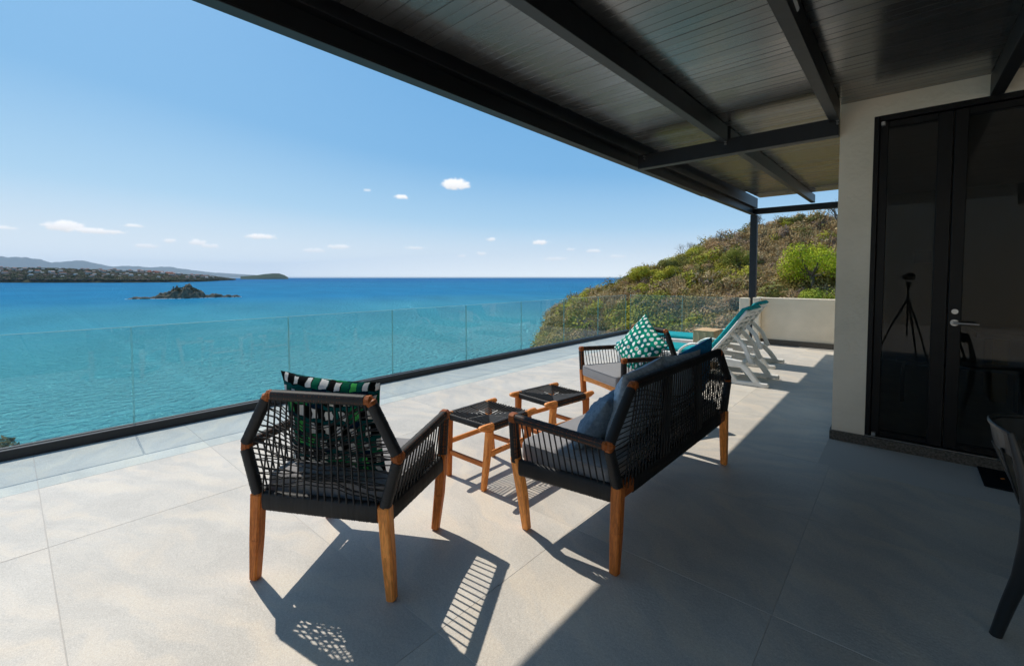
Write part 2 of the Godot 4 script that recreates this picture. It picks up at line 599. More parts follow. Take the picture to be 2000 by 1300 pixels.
# ------------------------------------------------------------------ the scene
func _ready() -> void:
	rng.seed = 7
	var cam := Camera3D.new()
	cam.name = "camera"
	cam.projection = Camera3D.PROJECTION_FRUSTUM
	cam.near = 0.05
	cam.far = 220000.0
	cam.size = 2.0 * 650.0 / 870.0 * 0.05
	cam.frustum_offset = Vector2(0, -74.0 / 870.0 * 0.05)
	cam.position = Vector3(0, 1.4, 0)
	cam.rotation_degrees = Vector3(-2.3, YAW, 0)
	add_child(cam)
	cam.current = true
	var env := Environment.new()
	env.background_mode = Environment.BG_SKY
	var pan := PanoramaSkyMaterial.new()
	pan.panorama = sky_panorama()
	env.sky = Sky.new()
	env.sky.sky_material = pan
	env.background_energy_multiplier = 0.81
	env.tonemap_mode = Environment.TONE_MAPPER_LINEAR
	env.tonemap_exposure = 1.34
	env.sdfgi_enabled = true
	env.ssao_enabled = true
	env.ssil_enabled = true
	env.fog_enabled = true
	env.fog_density = 0.000014
	env.fog_light_color = Color(0.80, 0.90, 1.0)
	var we := WorldEnvironment.new()
	we.name = "world"
	we.environment = env
	add_child(we)
	var sun := DirectionalLight3D.new()
	sun.name = "sun"
	sun.light_energy = 0.97
	sun.light_color = Color(1.0, 0.975, 0.93)
	sun.light_angular_distance = 0.5
	sun.shadow_enabled = true
	add_child(sun)
	sun.look_at_from_position(Vector3.ZERO, Vector3(0.73, -1.0, 0.045), Vector3.UP)

	materials()
	make_sea()
	make_land()
	make_floor()
	make_railing()
	make_parapet()
	make_villa()
	make_pergola()
	make_hill()
	make_furniture()
	make_loungers()
	make_small()

# ------------------------------------------------------------------ water and far land
func make_sea() -> void:
	var s := Shape.new()
	s.colored = true
	var radii := [1.0]
	var r := 30.0
	while r < 16000.0:
		radii.append(r)
		r *= 1.06
	var seg := 240
	var f := make_noise(101, 0.0016, 4)
	var f2 := make_noise(103, 0.009, 4)
	for i in radii.size():
		for j in seg + 1:
			var a := TAU * j / seg
			var p := Vector3(sin(a) * radii[i], SEA, -cos(a) * radii[i])
			var d: float = radii[i]
			# shallow sand gives turquoise, deep water blue
			var q := f.get_noise_2d(p.x, p.z)
			var deep := smoothstep(90.0, 900.0, d * (1.0 + 0.35 * q))
			var c := Vector3(0.085, 0.325, 0.35).lerp(Vector3(0.022, 0.205, 0.375), deep)
			c = c.lerp(Vector3(0.016, 0.145, 0.33), smoothstep(700.0, 6000.0, d))
			var streak := 1.0 + 0.16 * f2.get_noise_2d(p.x * 0.35 + p.z * 0.2, p.z * 1.3 - p.x * 0.5) + 0.06 * q
			c *= streak
			s.tint = Color(c.x, c.y, c.z)
			s.vert(p, Vector3.UP, Vector2(p.x, p.z))
	for i in radii.size() - 1:
		for j in seg:
			var a := i * (seg + 1) + j
			var b := a + seg + 1
			s.idx.append_array([a, b, a + 1, a + 1, b, b + 1])
	var m := mat("sea_water", Color(1, 1, 1), 0.15, 0.0, 0.09)
	m.vertex_color_use_as_albedo = true
	m.normal_enabled = true
	m.normal_texture = bump_texture(102, 0.018, 1024, 11.0, 7)
	m.normal_scale = 3.0
	m.uv1_scale = Vector3(1.0 / 55.0, 1.0 / 80.0, 1)
	tag(part("sea", s, m, self), "blue green bay water reaching to the horizon", "sea", "", "structure")

func ridge_mesh(called: String, pts: Array, depth: float, m: Material, label: String, category: String, kind := "structure", rough := 0.2, seed_at := 5, at := Vector3.ZERO) -> MeshInstance3D:
	# a long hill: crest points (azimuth, distance, height), falling to the sea on both sides
	var s := Shape.new()
	var f := make_noise(seed_at, 0.0016, 5)
	var nu := 120
	var nv := 16
	var P := []
	for i in nu + 1:
		var t := float(i) / nu * (pts.size() - 1)
		var k := mini(int(t), pts.size() - 2)
		var q: Vector3 = pts[k].lerp(pts[k + 1], smoothstep(0.0, 1.0, t - k) * 0.5 + (t - k) * 0.5)
		for j in nv + 1:
			var b := 2.0 * j / nv - 1.0
			var d: float = q.y + b * depth
			var a := deg_to_rad(q.x)
			var x := sin(a) * d
			var z := -cos(a) * d
			var y: float = q.z * pow(maxf(0.0, 1.0 - absf(b)), 0.7) * (1.0 + rough * f.get_noise_2d(x, z) * 2.0)
			P.append(Vector3(x, SEA + y - (2.0 if j == 0 or j == nv else 0.0), z))
	grid_into(s, P, nu, nv)
	var o := part(called, s, m, self)
	tag(o, label, category, "", kind)
	return o

func grid_into(s: Shape, P: Array, nu: int, nv: int) -> void:
	var base := s.v.size()
	for i in nu + 1:
		for j in nv + 1:
			var du: Vector3 = P[mini(i + 1, nu) * (nv + 1) + j] - P[maxi(i - 1, 0) * (nv + 1) + j]
			var dv: Vector3 = P[i * (nv + 1) + mini(j + 1, nv)] - P[i * (nv + 1) + maxi(j - 1, 0)]
			var nn := du.cross(dv).normalized()
			if nn.y < 0.0:
				nn = -nn
			s.vert(P[i * (nv + 1) + j], nn, Vector2(P[i * (nv + 1) + j].x, P[i * (nv + 1) + j].z))
	for i in nu:
		for j in nv:
			var a := base + i * (nv + 1) + j
			var b := a + nv + 1
			var fn: Vector3 = (s.v[b] - s.v[a]).cross(s.v[a + 1] - s.v[a])
			if fn.dot(s.n[a]) > 0.0:
				s.idx.append_array([a, a + 1, b, b, a + 1, b + 1])
			else:
				s.idx.append_array([a, b, a + 1, b, b + 1, a + 1])

func polar(az: float, d: float, y: float) -> Vector3:
	var a := deg_to_rad(az)
	return Vector3(sin(a) * d, y, -cos(a) * d)

func leaf_clump(seed_at: int, leaves: int, size: float, flat := 0.8, twigs := 0) -> Shape:
	# leaf-sized faces through a ball of radius 1, with gaps
	var s := Shape.new()
	s.colored = true
	var g := RandomNumberGenerator.new()
	g.seed = seed_at
	var lumps := []
	for k in 7:
		lumps.append([Vector3(g.randf_range(-0.6, 0.6), g.randf_range(-0.25, 0.55) * flat, g.randf_range(-0.6, 0.6)), g.randf_range(0.28, 0.5)])
	for k in twigs:
		var top: Vector3 = lumps[k % 7][0] + Vector3(g.randf_range(-0.4, 0.4), g.randf_range(0.0, 0.5), g.randf_range(-0.4, 0.4))
		var mid := top * 0.5 + Vector3(g.randf_range(-0.12, 0.12), -0.15, g.randf_range(-0.12, 0.12))
		var t := g.randf_range(0.75, 1.25)
		s.tint = Color(1.15 * t, 1.05 * t, 0.98 * t)
		s.tube([Vector3(g.randf_range(-0.1, 0.1), -0.7, g.randf_range(-0.1, 0.1)), mid, top], [0.034, 0.024, 0.008], 3, false)
	for k in leaves:
		var l: Array = lumps[g.randi() % 7]
		var d := Vector3(g.randfn(), g.randfn(), g.randfn()).normalized()
		var p: Vector3 = l[0] + d * l[1] * pow(g.randf(), 0.35)
		var nn := (d + Vector3(g.randf_range(-0.8, 0.8), g.randf_range(0.0, 0.9), g.randf_range(-0.8, 0.8))).normalized()
		var x := nn.cross(Vector3(g.randfn(), g.randfn(), g.randfn())).normalized()
		var y := nn.cross(x)
		var sz := size * g.randf_range(0.6, 1.3)
		var t := g.randf_range(0.72, 1.28)
		s.tint = Color(t * g.randf_range(0.92, 1.08), t, t * g.randf_range(0.85, 1.1))
		s.face([p - x * sz, p - y * sz * 0.5, p + x * sz, p + y * sz * 0.5], p - nn)
	return s

func scatter(called: String, mesh: Mesh, places: Array, colors: Array, label: String, category: String) -> MultiMeshInstance3D:
	var mm := MultiMesh.new()
	mm.transform_format = MultiMesh.TRANSFORM_3D
	mm.use_colors = true
	mm.mesh = mesh
	mm.instance_count = places.size()
	for i in places.size():
		mm.set_instance_transform(i, places[i])
		mm.set_instance_color(i, colors[i])
	var o := MultiMeshInstance3D.new()
	o.multimesh = mm
	o.name = numbered(called)
	add_child(o)
	tag(o, label, category, "", "stuff")
	return o

func make_land() -> void:
	var hills := mat("far_hill", lin(0.055, 0.075, 0.05), 1.0, 0.1)
	var pale_hills := mat("haze_pale_mountains", lin(0.17, 0.165, 0.125), 1.0, 0.1)  # distance haze put into the base colour as extra paleness
	var coast := mat("coast_ground", lin(0.10, 0.095, 0.055), 1.0, 0.1)
	coast.albedo_texture = noise_texture(111, 0.02, 512, 512, Color(0.55, 0.58, 0.5), Color(1, 1, 1), 5)
	coast.uv1_scale = Vector3(0.002, 0.002, 1)
	ridge_mesh("mountains", [Vector3(-94.1, 44000, 1127), Vector3(-91.8, 44000, 1248), Vector3(-90.2, 44000, 1336), Vector3(-89.3, 44000, 1345), Vector3(-88.5, 44000, 1332), Vector3(-87.6, 44000, 1179), Vector3(-87.1, 44000, 1014), Vector3(-86.7, 44000, 1075), Vector3(-85.9, 44000, 1180), Vector3(-85.0, 44000, 1196), Vector3(-83.7, 44000, 906), Vector3(-83.1, 44000, 801), Vector3(-81.9, 44000, 896), Vector3(-80.4, 44000, 774), Vector3(-78.9, 44000, 850), Vector3(-76.8, 44000, 577), Vector3(-74.9, 44000, 409), Vector3(-71.4, 44000, 232), Vector3(-70.1, 44000, 164), Vector3(-68.8, 44000, 9)], 3500.0, pale_hills, "pale blue mountain range behind the far shore", "mountains", "structure", 0.04, 112)
	ridge_mesh("coastal_land", [Vector3(-94.1, 4600, 89), Vector3(-91.8, 4398, 89), Vector3(-90.2, 4267, 88), Vector3(-88.4, 4139, 86), Vector3(-86.7, 4023, 82), Vector3(-82.6, 3795, 71), Vector3(-80.4, 3841, 66), Vector3(-78.1, 3897, 49), Vector3(-75.5, 4375, 41), Vector3(-74.0, 5483, 22), Vector3(-73.0, 6332, 3)], 480.0, coast, "low built up headland along the far side of the bay", "headland", "structure", 0.12, 113)
	ridge_mesh("headland", [Vector3(-72.6, 8300, 43), Vector3(-71.1, 8300, 56), Vector3(-70.3, 8300, 77), Vector3(-69.6, 8300, 91), Vector3(-68.8, 8300, 90), Vector3(-68.3, 8300, 65), Vector3(-67.9, 8300, 27)], 300.0, hills, "small dark rounded cape at the end of the far shore", "headland", "structure", 0.08, 114)
	# woods and houses over the low headland
	var g := RandomNumberGenerator.new()
	g.seed = 120
	var crown := leaf_clump(121, 60, 0.34, 0.8)
	var wood_m := mat("far_foliage", Color(1, 1, 1), 1.0, 0.1)
	wood_m.vertex_color_use_as_albedo = true
	var places := []
	var colors := []
	var crest := [[-94.1, 4600.0, 89.0], [-91.8, 4398.0, 89.0], [-90.2, 4267.0, 88.0], [-88.4, 4139.0, 86.0], [-86.7, 4023.0, 82.0], [-82.6, 3795.0, 71.0], [-80.4, 3841.0, 66.0], [-78.1, 3897.0, 49.0], [-75.5, 4375.0, 41.0], [-74.0, 5483.0, 22.0], [-73.0, 6332.0, 3.0]]
	var ground := func(az: float, b: float) -> Vector3:
		var k := 0
		while k < crest.size() - 2 and az > crest[k + 1][0]:
			k += 1
		var t: float = clampf((az - crest[k][0]) / (crest[k + 1][0] - crest[k][0]), 0.0, 1.0)
		var d: float = lerpf(crest[k][1], crest[k + 1][1], t) - b * 480.0
		var y: float = lerpf(crest[k][2], crest[k + 1][2], t) * pow(1.0 - b, 0.7)
		return polar(az, d, SEA + y)
	for k in 5200:
		var az := g.randf_range(-93.5, -73.2)
		var b := pow(g.randf(), 0.8) * 0.93
		var p: Vector3 = ground.call(az, b)
		var r := g.randf_range(6.0, 14.0)
		places.append(Transform3D(Basis(Vector3.UP, g.randf() * TAU).scaled(Vector3(r * 1.3, r * 0.62, r * 1.3)), p + Vector3(0, r * 0.3, 0)))
		var t := g.randf()
		colors.append(Color(0.10, 0.105, 0.05) if t < 0.5 else (Color(0.15, 0.14, 0.08) if t < 0.78 else Color(0.24, 0.17, 0.13)))
	scatter("shore_woodland", crown.mesh(wood_m), places, colors, "dark trees and scrub covering the far headland", "woodland")
	# houses of the far town
	var tones := [lin(0.50, 0.49, 0.46), lin(0.42, 0.37, 0.31), lin(0.45, 0.20, 0.12), lin(0.46, 0.43, 0.38)]
	var roofs := [lin(0.42, 0.40, 0.37), lin(0.36, 0.15, 0.09), lin(0.36, 0.13, 0.08), lin(0.55, 0.53, 0.5)]
	var kinds := []
	for k in 4:
		var s := Shape.new()
		s.block(Vector3(-9, 0, -7), Vector3(9, 9 + 3 * (k % 2), 7))
		s.block(Vector3(-5, 9 + 3 * (k % 2), -6), Vector3(8, 12.5 + 3 * (k % 2), 6))
		var roof := Shape.new()
		var y := 12.5 + 3.0 * (k % 2)
		roof.face([Vector3(-5.6, y, -6.6), Vector3(8.6, y, -6.6), Vector3(8.6, y + 2.4, 0), Vector3(-5.6, y + 2.4, 0)], Vector3(1, 0, 0))
		roof.face([Vector3(-5.6, y, 6.6), Vector3(8.6, y, 6.6), Vector3(8.6, y + 2.4, 0), Vector3(-5.6, y + 2.4, 0)], Vector3(1, 0, 0))
		roof.face([Vector3(-5.6, y, -6.6), Vector3(-5.6, y, 6.6), Vector3(-5.6, y + 2.4, 0)], Vector3(1, 0, 0))
		roof.face([Vector3(8.6, y, -6.6), Vector3(8.6, y, 6.6), Vector3(8.6, y + 2.4, 0)], Vector3(1, 0, 0))
		kinds.append([s.mesh(mat("town_wall_%d" % k, tones[k], 0.9, 0.2)), roof.mesh(mat("town_roof_%d" % k, roofs[k], 0.9, 0.2))])
	for k in 190:
		var az := g.randf_range(-91.5, -75.0)
		var b := 0.05 + 0.75 * pow(g.randf(), 1.4)
		var kind := g.randi() % 2 if g.randf() < 0.8 else 3
		var warm := false
		if k % 8 == 0:
			az = g.randf_range(-80.6, -78.4)
			b = g.randf_range(0.04, 0.25)
			kind = 2
			warm = true
		var o := Node3D.new()
		o.name = numbered("town_house")
		add_child(o)
		o.position = ground.call(az, b)
		o.rotation.y = deg_to_rad(-az) + g.randf_range(-0.5, 0.5)
		var sc := g.randf_range(0.5, 1.15)
		o.scale = Vector3(sc * 1.2, sc, sc)
		for q in 2:
			var mi := MeshInstance3D.new()
			mi.mesh = kinds[kind][q]
			mi.name = ["wall", "roof"][q]
			o.add_child(mi)
		tag(o, "small terracotta house in the red cluster on the far headland" if warm else "small pale house among trees on the far headland", "house", "terracotta houses of the far shore" if warm else "pale houses of the far shore")
	# the rock island
	var rock := mat("island_rock", lin(0.27, 0.235, 0.185), 0.95, 0.2)
	rock.albedo_texture = noise_texture(131, 0.012, 512, 512, Color(0.5, 0.5, 0.47), Color(1, 0.98, 0.92), 6)
	rock.uv1_triplanar = true
	rock.uv1_scale = Vector3(0.02, 0.02, 0.02)
	var isl := thing("rock_island", "dark rocky islet with a rounded hump lying out in the bay", "island", polar(-77.6, 830.0, SEA), deg_to_rad(77.6))
	isl.scale = Vector3(0.72, 0.80, 0.72)
	var lumps := [["main_rock", Vector2(2, 0), Vector2(36, 26), 23.0, 1], ["rock_shoulder", Vector2(-26, 2), Vector2(26, 16), 11.5, 2], ["low_reef", Vector2(-62, -3), Vector2(30, 8), 4.6, 3], ["reef_rock", Vector2(57, 4), Vector2(26, 9), 7.6, 4], ["reef_rock", Vector2(83, 6), Vector2(17, 7), 6.2, 5], ["reef_rock", Vector2(37, 0), Vector2(10, 6), 5.0, 6]]
	for l in lumps:
		var s := Shape.new()
		var f := make_noise(140 + l[4], 0.055, 5)
		var P := []
		for i in 41:
			for j in 25:
				var a := i / 20.0 - 1.0
				var b := j / 12.0 - 1.0
				var x: float = l[1].x + a * l[2].x
				var z: float = l[1].y + b * l[2].y
				var e := 1.0 - (a * a + b * b)
				var y: float = l[3] * pow(maxf(e, 0.0), 0.62) * (0.82 + 0.75 * f.get_noise_2d(x, z)) + 5.0 * minf(e, 0.0)
				y += 1.3 * f.get_noise_2d(x * 4.0, z * 4.0) * clampf(e * 3.0, 0.0, 1.0)
				P.append(Vector3(x, maxf(y, -2.0), z))
		grid_into(s, P, 40, 24)
		part(l[0], s, rock, isl)
	var foam := Shape.new()
	for l in lumps:
		for k in 46:
			var a0 := TAU * k / 46.0
			var a1 := TAU * (k + 1) / 46.0
			if g.randf() < 0.35:
				continue
			var o0: float = 1.0 + g.randf_range(0.02, 0.10)
			var pt := func(a: float, q: float) -> Vector3:
				return Vector3(l[1].x + cos(a) * l[2].x * q, 0.12, l[1].y + sin(a) * l[2].y * q)
			foam.tube([pt.call(a0, o0), pt.call(a1, o0 + 0.02)], [0.9, 0.5], 5, true, 0.6)
	part("surf_foam", foam, M.white_paint, isl, "stuff")
	var scrub := leaf_clump(150, 160, 0.2, 0.8)
	var ip := []
	var ic := []
	for k in 60:
		var a := g.randf() * TAU
		var q := sqrt(g.randf()) * 0.7
		var x := 2.0 + cos(a) * q * 32.0
		var z := sin(a) * q * 22.0
		ip.append(isl.transform * Transform3D(Basis().scaled(Vector3(3.2, 2.0, 3.2)), Vector3(x, 20.0 * pow(1.0 - q * q, 0.62) + 0.3, z)))
		ic.append(Color(0.10, 0.085, 0.035) if g.randf() < 0.6 else Color(0.07, 0.08, 0.028))
	scatter("island_scrub", scrub.mesh(wood_m), ip, ic, "sparse dry scrub on top of the rocky islet", "scrub")
	var bt := thing("beacon_post", "thin dark beacon post standing on the islet shoulder", "beacon", isl.transform * Vector3(-18, 10.5, 2), 0.0)
	var bs := Shape.new()
	bs.tube([Vector3.ZERO, Vector3(0, 9.5, 0)], [0.5, 0.35], 6)
	part("post", bs, M.black_steel, bt)
	var bh := Shape.new()
	bh.box(Vector3(0, 8.2, 0), Vector3(1.8, 1.6, 1.8), 0.2)
	part("lantern_head", bh, M.black_steel, bt)

# ------------------------------------------------------------------ terrace
func make_floor() -> void:
	var fl := thing("terrace_floor", "large pale grey porcelain tiles of the terrace floor", "floor")
	tag(fl, "", "", "", "structure")
	var bed := Shape.new()
	bed.block(Vector3(-5.26, -0.5, 8.3), Vector3(4.4, -0.0014, -10.62))
	part("grout_bed", bed, M.grout, fl)
	var xs := [-5.105]
	for k in 9:
		if k != 2:
			xs.append(-4.27 + 0.975 * k)
	var cache := {}
	var g := RandomNumberGenerator.new()
	g.seed = 5
	var z0 := 2.815 + 0.975 * 5
	for i in xs.size() - 1:
		for j in 19:
			var a: float = xs[i]
			var b: float = xs[i + 1]
			var z1 := z0 - j * 0.975
			var z2 := maxf(z1 - 0.975, -10.42)
			if z1 <= -10.4:
				continue
			if b > -0.45 and z2 < -4.72:
				if a >= -0.45:
					continue
				b = minf(b, -0.44)
			var w := b - a - 0.0022
			var d := z1 - z2 - 0.0022
			var key := "%.3f_%.3f" % [w, d]
			if not cache.has(key):
				var s := Shape.new()
				var ch := 0.0012
				var top := []
				var low := []
				for q in [Vector2(-1, -1), Vector2(1, -1), Vector2(1, 1), Vector2(-1, 1)]:
					top.append(Vector3(q.x * (w / 2 - ch), 0.0, q.y * (d / 2 - ch)))
					low.append(Vector3(q.x * w / 2, -ch, q.y * d / 2))
				var uvs := []
				for p in top:
					uvs.append(Vector2(p.x * 0.5 + 0.5, p.z * 0.5 + 0.5))
				s.face(top, Vector3(0, -1, 0), uvs)
				for k in 4:
					s.face([top[k], top[(k + 1) % 4], low[(k + 1) % 4], low[k]], Vector3(0, -1, 0))
					s.face([low[k], low[(k + 1) % 4], low[(k + 1) % 4] - Vector3(0, 0.01, 0), low[k] - Vector3(0, 0.01, 0)], Vector3(0, -0.006, 0))
				cache[key] = s.mesh()
			var o := MeshInstance3D.new()
			o.mesh = cache[key]
			o.material_override = null
			o.set_surface_override_material(0, M["glass_tint_tile_%d" % (g.randi() % 2)] if i == 0 else M["tile_%d_%d" % [g.randi() % 2, g.randi() % 3]])
			o.position = Vector3((a + b) / 2, g.randf_range(-0.0004, 0.0004), (z1 + z2) / 2)
			if absf(w - d) < 0.002:
				o.rotation.y = PI * (g.randi() % 2)
			hang(o, "tile", fl)
	var slot := Shape.new()
	slot.block(Vector3(-5.103, 0.0015, 7.6), Vector3(-5.092, 0.004, -10.3))
	part("metal_trim", slot, M.aluminium_bright, fl)

func glass_run(t: Node3D, at: Vector3, along: Vector3, across: Vector3, cuts: Array, low: float, high: float) -> void:
	for k in cuts.size() - 1:
		var a: float = cuts[k] + 0.006
		var b: float = cuts[k + 1] - 0.006
		var s := Shape.new()
		var p0 := at + along * a - across * 0.006 + Vector3(0, low, 0)
		var p1 := at + along * b + across * 0.006 + Vector3(0, high, 0)
		s.block(p0, p1)
		var g := part("glass_pane", s, M.rail_glass, t)
		var e := Shape.new()
		var q0 := at + along * (a - 0.0005) - across * 0.0062 + Vector3(0, high + 0.0006, 0)
		var q1 := at + along * (b + 0.0005) + across * 0.0062 + Vector3(0, high + 0.004, 0)
		e.block(q0, q1)
		for side in [a - 0.004, b + 0.001]:
			e.block(at + along * side - across * 0.0062 + Vector3(0, low, 0), at + along * (side + 0.003) + across * 0.0062 + Vector3(0, high, 0))
		part("polished_edge", e, M.glass_edge, g)

func channel(t: Node3D, a: Vector3, b: Vector3, across: Vector3) -> void:
	# U-shaped shoe: two cheeks and a bottom
	var s := Shape.new()
	var d := (b - a)
	for side in [[-0.06, -0.012], [0.012, 0.06]]:
		s.limb([a + across * (side[0] + side[1]) * 0.5 + Vector3(0, 0.039, 0), a + d + across * (side[0] + side[1]) * 0.5 + Vector3(0, 0.039, 0)], [Vector2(side[1] - side[0], 0.078)], across, 0.004)
	part("floor_channel", s, M.aluminium_dark, t)
	var r := Shape.new()
	for side in [-0.009, 0.009]:
		r.limb([a + across * side + Vector3(0, 0.072, 0), a + d + across * side + Vector3(0, 0.072, 0)], [Vector2(0.005, 0.01)], across, 0.001)
	part("rubber_gasket", r, M.rubber, t)

func make_railing() -> void:
	var t := thing("glass_railing", "long frameless glass railing facing the sea, set in a black floor channel", "railing")
	channel(t, Vector3(-5.168, 0, 7.6), Vector3(-5.168, 0, -10.36), Vector3.RIGHT)
	var cuts := []
	cuts = [7.386, 6.0325, 4.679, 3.3255, 1.972, 0.6185]
	for k in 8:
		cuts.append(-0.735 - 1.3535 * k)
	var flip := []
	for c in cuts:
		flip.append(-c)
	glass_run(t, Vector3(-5.168, 0, 0), Vector3(0, 0, -1), Vector3.RIGHT, flip, 0.04, 0.956)
	var f := thing("end_glass_railing", "short glass railing at the far end of the terrace in front of the hill", "railing")
	channel(f, Vector3(-5.10, 0, -10.40), Vector3(-2.62, 0, -10.40), Vector3(0, 0, 1))
	glass_run(f, Vector3(0, 0, -10.40), Vector3.RIGHT, Vector3(0, 0, 1), [-5.15, -3.84, -2.60], 0.04, 0.956)

func make_parapet() -> void:
	var t := thing("parapet_wall", "low white plastered parapet wall with stone skirting at the terrace end", "wall")
	var s := Shape.new()
	s.box(Vector3(-1.33, 0.40, -10.60), Vector3(1.78, 1.14, 0.16), 0.008)
	part("wall", s, M.plaster, t)
	s = Shape.new()
	s.box(Vector3(-2.285, 0.402, -10.56), Vector3(0.125, 1.14, 0.42), 0.008)
	part("return_wall", s, M.plaster, t)
	s = Shape.new()
	s.box(Vector3(-2.505, 0.395, -10.44), Vector3(0.20, 1.13, 0.18), 0.008)
	part("pier", s, M.plaster, t)
	s = Shape.new()
	s.box(Vector3(-1.33, 0.055, -10.508), Vector3(1.775, 0.11, 0.02), 0.003)
	part("stone_skirting", s, M.granite, t)

func make_villa() -> void:
	var t := thing("villa", "cream plastered villa wall with tall black framed glass doors", "house")
	var z := -4.72
	# wall with the door opening x -0.205 .. 2.2, y 0.078 .. 2.705
	var s := Shape.new()
	s.block(Vector3(-0.43, 0.076, z), Vector3(-0.205, 3.02, z - 0.22))
	s.block(Vector3(-0.205, 2.705, z), Vector3(2.2, 3.02, z - 0.22))
	s.block(Vector3(2.2, 0.076, z), Vector3(4.2, 3.02, z - 0.22))
	part("front_wall", s, M.plaster, t)
	s = Shape.new()
	s.block(Vector3(-0.43, 0.0, z - 0.2205), Vector3(-0.21, 3.02, -10.70))
	part("side_wall", s, M.plaster, t)
	s = Shape.new()
	s.block(Vector3(4.2, -0.2, 7.99), Vector3(4.42, 3.02, z))
	part("dining_side_wall", s, M.plaster, t)
	s = Shape.new()
	s.block(Vector3(-5.0, -0.2, 8.0), Vector3(4.42, 3.95, 8.25))
	part("rear_wall", s, M.plaster, t)
	# plinth and threshold
	s = Shape.new()
	s.box(Vector3(1.885, 0.037, z + 0.006), Vector3(4.655, 0.078, 0.05), 0.003)
	part("stone_plinth", s, M.granite, t)
	s = Shape.new()
	s.box(Vector3(-0.436, 0.037, -7.6), Vector3(0.02, 0.078, 5.7), 0.003)
	part("side_plinth", s, M.granite, t)
	s = Shape.new()
	s.block(Vector3(-0.205, 0.040, z - 0.02), Vector3(2.2, 0.0775, z - 0.22))
	part("door_sill", s, M.granite, t)
	s = Shape.new()
	s.block(Vector3(-0.2, 0.078, z + 0.012), Vector3(2.2, 0.0825, z - 0.03))
	part("threshold_strip", s, M.aluminium_bright, t)
	# room behind the doors
	s = Shape.new()
	s.block(Vector3(-0.2095, -0.2, z - 0.221), Vector3(4.6, 0.074, -9.6))
	part("room_floor", s, M["tile_0_1"], t)
	s = Shape.new()
	s.block(Vector3(-0.2095, 2.72, z - 0.221), Vector3(4.6, 2.86, -9.6))
	part("room_ceiling", s, M.ceiling_inside, t)
	s = Shape.new()
	s.block(Vector3(-0.2095, 0.075, -9.4), Vector3(4.6, 2.719, -9.6))
	s.block(Vector3(4.4, 0.075, z - 0.221), Vector3(4.6, 2.719, -9.39))
	part("room_wall", s, M.plaster_inside, t)
	s = Shape.new()
	s.block(Vector3(0.13, 1.62, -9.398), Vector3(0.33, 1.80, -9.36))
	part("wall_panel", s, M.black_plastic, t)
	# door frame and two leaves
	s = Shape.new()
	s.limb([Vector3(-0.188, 0.084, z - 0.045), Vector3(-0.188, 2.704, z - 0.045)], [Vector2(0.036, 0.08)], Vector3.RIGHT, 0.003)
	s.limb([Vector3(-0.170, 2.682, z - 0.045), Vector3(2.2, 2.682, z - 0.045)], [Vector2(0.08, 0.044)], Vector3(0, 0, 1), 0.003)
	part("door_frame", s, M.door_black, t)
	for q in [[-0.168, 0.262, "left"], [0.268, 1.20, "right"], [1.206, 2.19, "next"]]:
		var a: float = q[0]
		var b: float = q[1]
		var st_l := 0.055 if q[2] != "right" else 0.075
		var st_r := 0.085
		var d := Shape.new()
		var zc := z - 0.05
		d.limb([Vector3(a + st_l / 2, 0.088, zc), Vector3(a + st_l / 2, 2.655, zc)], [Vector2(st_l, 0.05)], Vector3.RIGHT, 0.004)
		d.limb([Vector3(b - st_r / 2, 0.088, zc), Vector3(b - st_r / 2, 2.655, zc)], [Vector2(st_r, 0.05)], Vector3.RIGHT, 0.004)
		d.limb([Vector3(a + st_l, 2.628, zc), Vector3(b - st_r, 2.628, zc)], [Vector2(0.048, 0.054)], Vector3(0, 0, 1), 0.004)
		d.limb([Vector3(a + st_l, 0.110, zc), Vector3(b - st_r, 0.110, zc)], [Vector2(0.048, 0.044)], Vector3(0, 0, 1), 0.004)
		var door := part("door", d, M.door_black, t)
		var gl := Shape.new()
		gl.block(Vector3(a + st_l - 0.004, 0.130, zc - 0.004), Vector3(b - st_r + 0.004, 2.603, zc + 0.004))
		part("glass_pane", gl, M.door_glass, door)
		if q[2] == "left":
			for y in [0.10, 2.64]:
				var hg := Shape.new()
				hg.box(Vector3(a + 0.02, y, zc + 0.034), Vector3(0.03, 0.035, 0.03), 0.004)
				part("pivot_hinge", hg, M.satin_metal, door)
		if q[2] == "right":
			var hd := Shape.new()
			hd.tube([Vector3(a + 0.038, 1.055, zc + 0.025), Vector3(a + 0.038, 1.055, zc + 0.075)], [0.010], 10)
			hd.tube([Vector3(a + 0.030, 1.055, zc + 0.070), Vector3(a + 0.10, 1.055, zc + 0.073), Vector3(a + 0.165, 1.052, zc + 0.068)], [0.010, 0.009, 0.008], 10)
			hd.tube([Vector3(a + 0.038, 1.055, zc + 0.024), Vector3(a + 0.038, 1.055, zc + 0.034)], [0.024], 16)
			part("door_handle", hd, M.satin_metal, door)
			var lk := Shape.new()
			lk.tube([Vector3(a + 0.038, 1.14, zc + 0.024), Vector3(a + 0.038, 1.14, zc + 0.036)], [0.019], 16)
			part("lock_cylinder", lk, M.satin_metal, door)

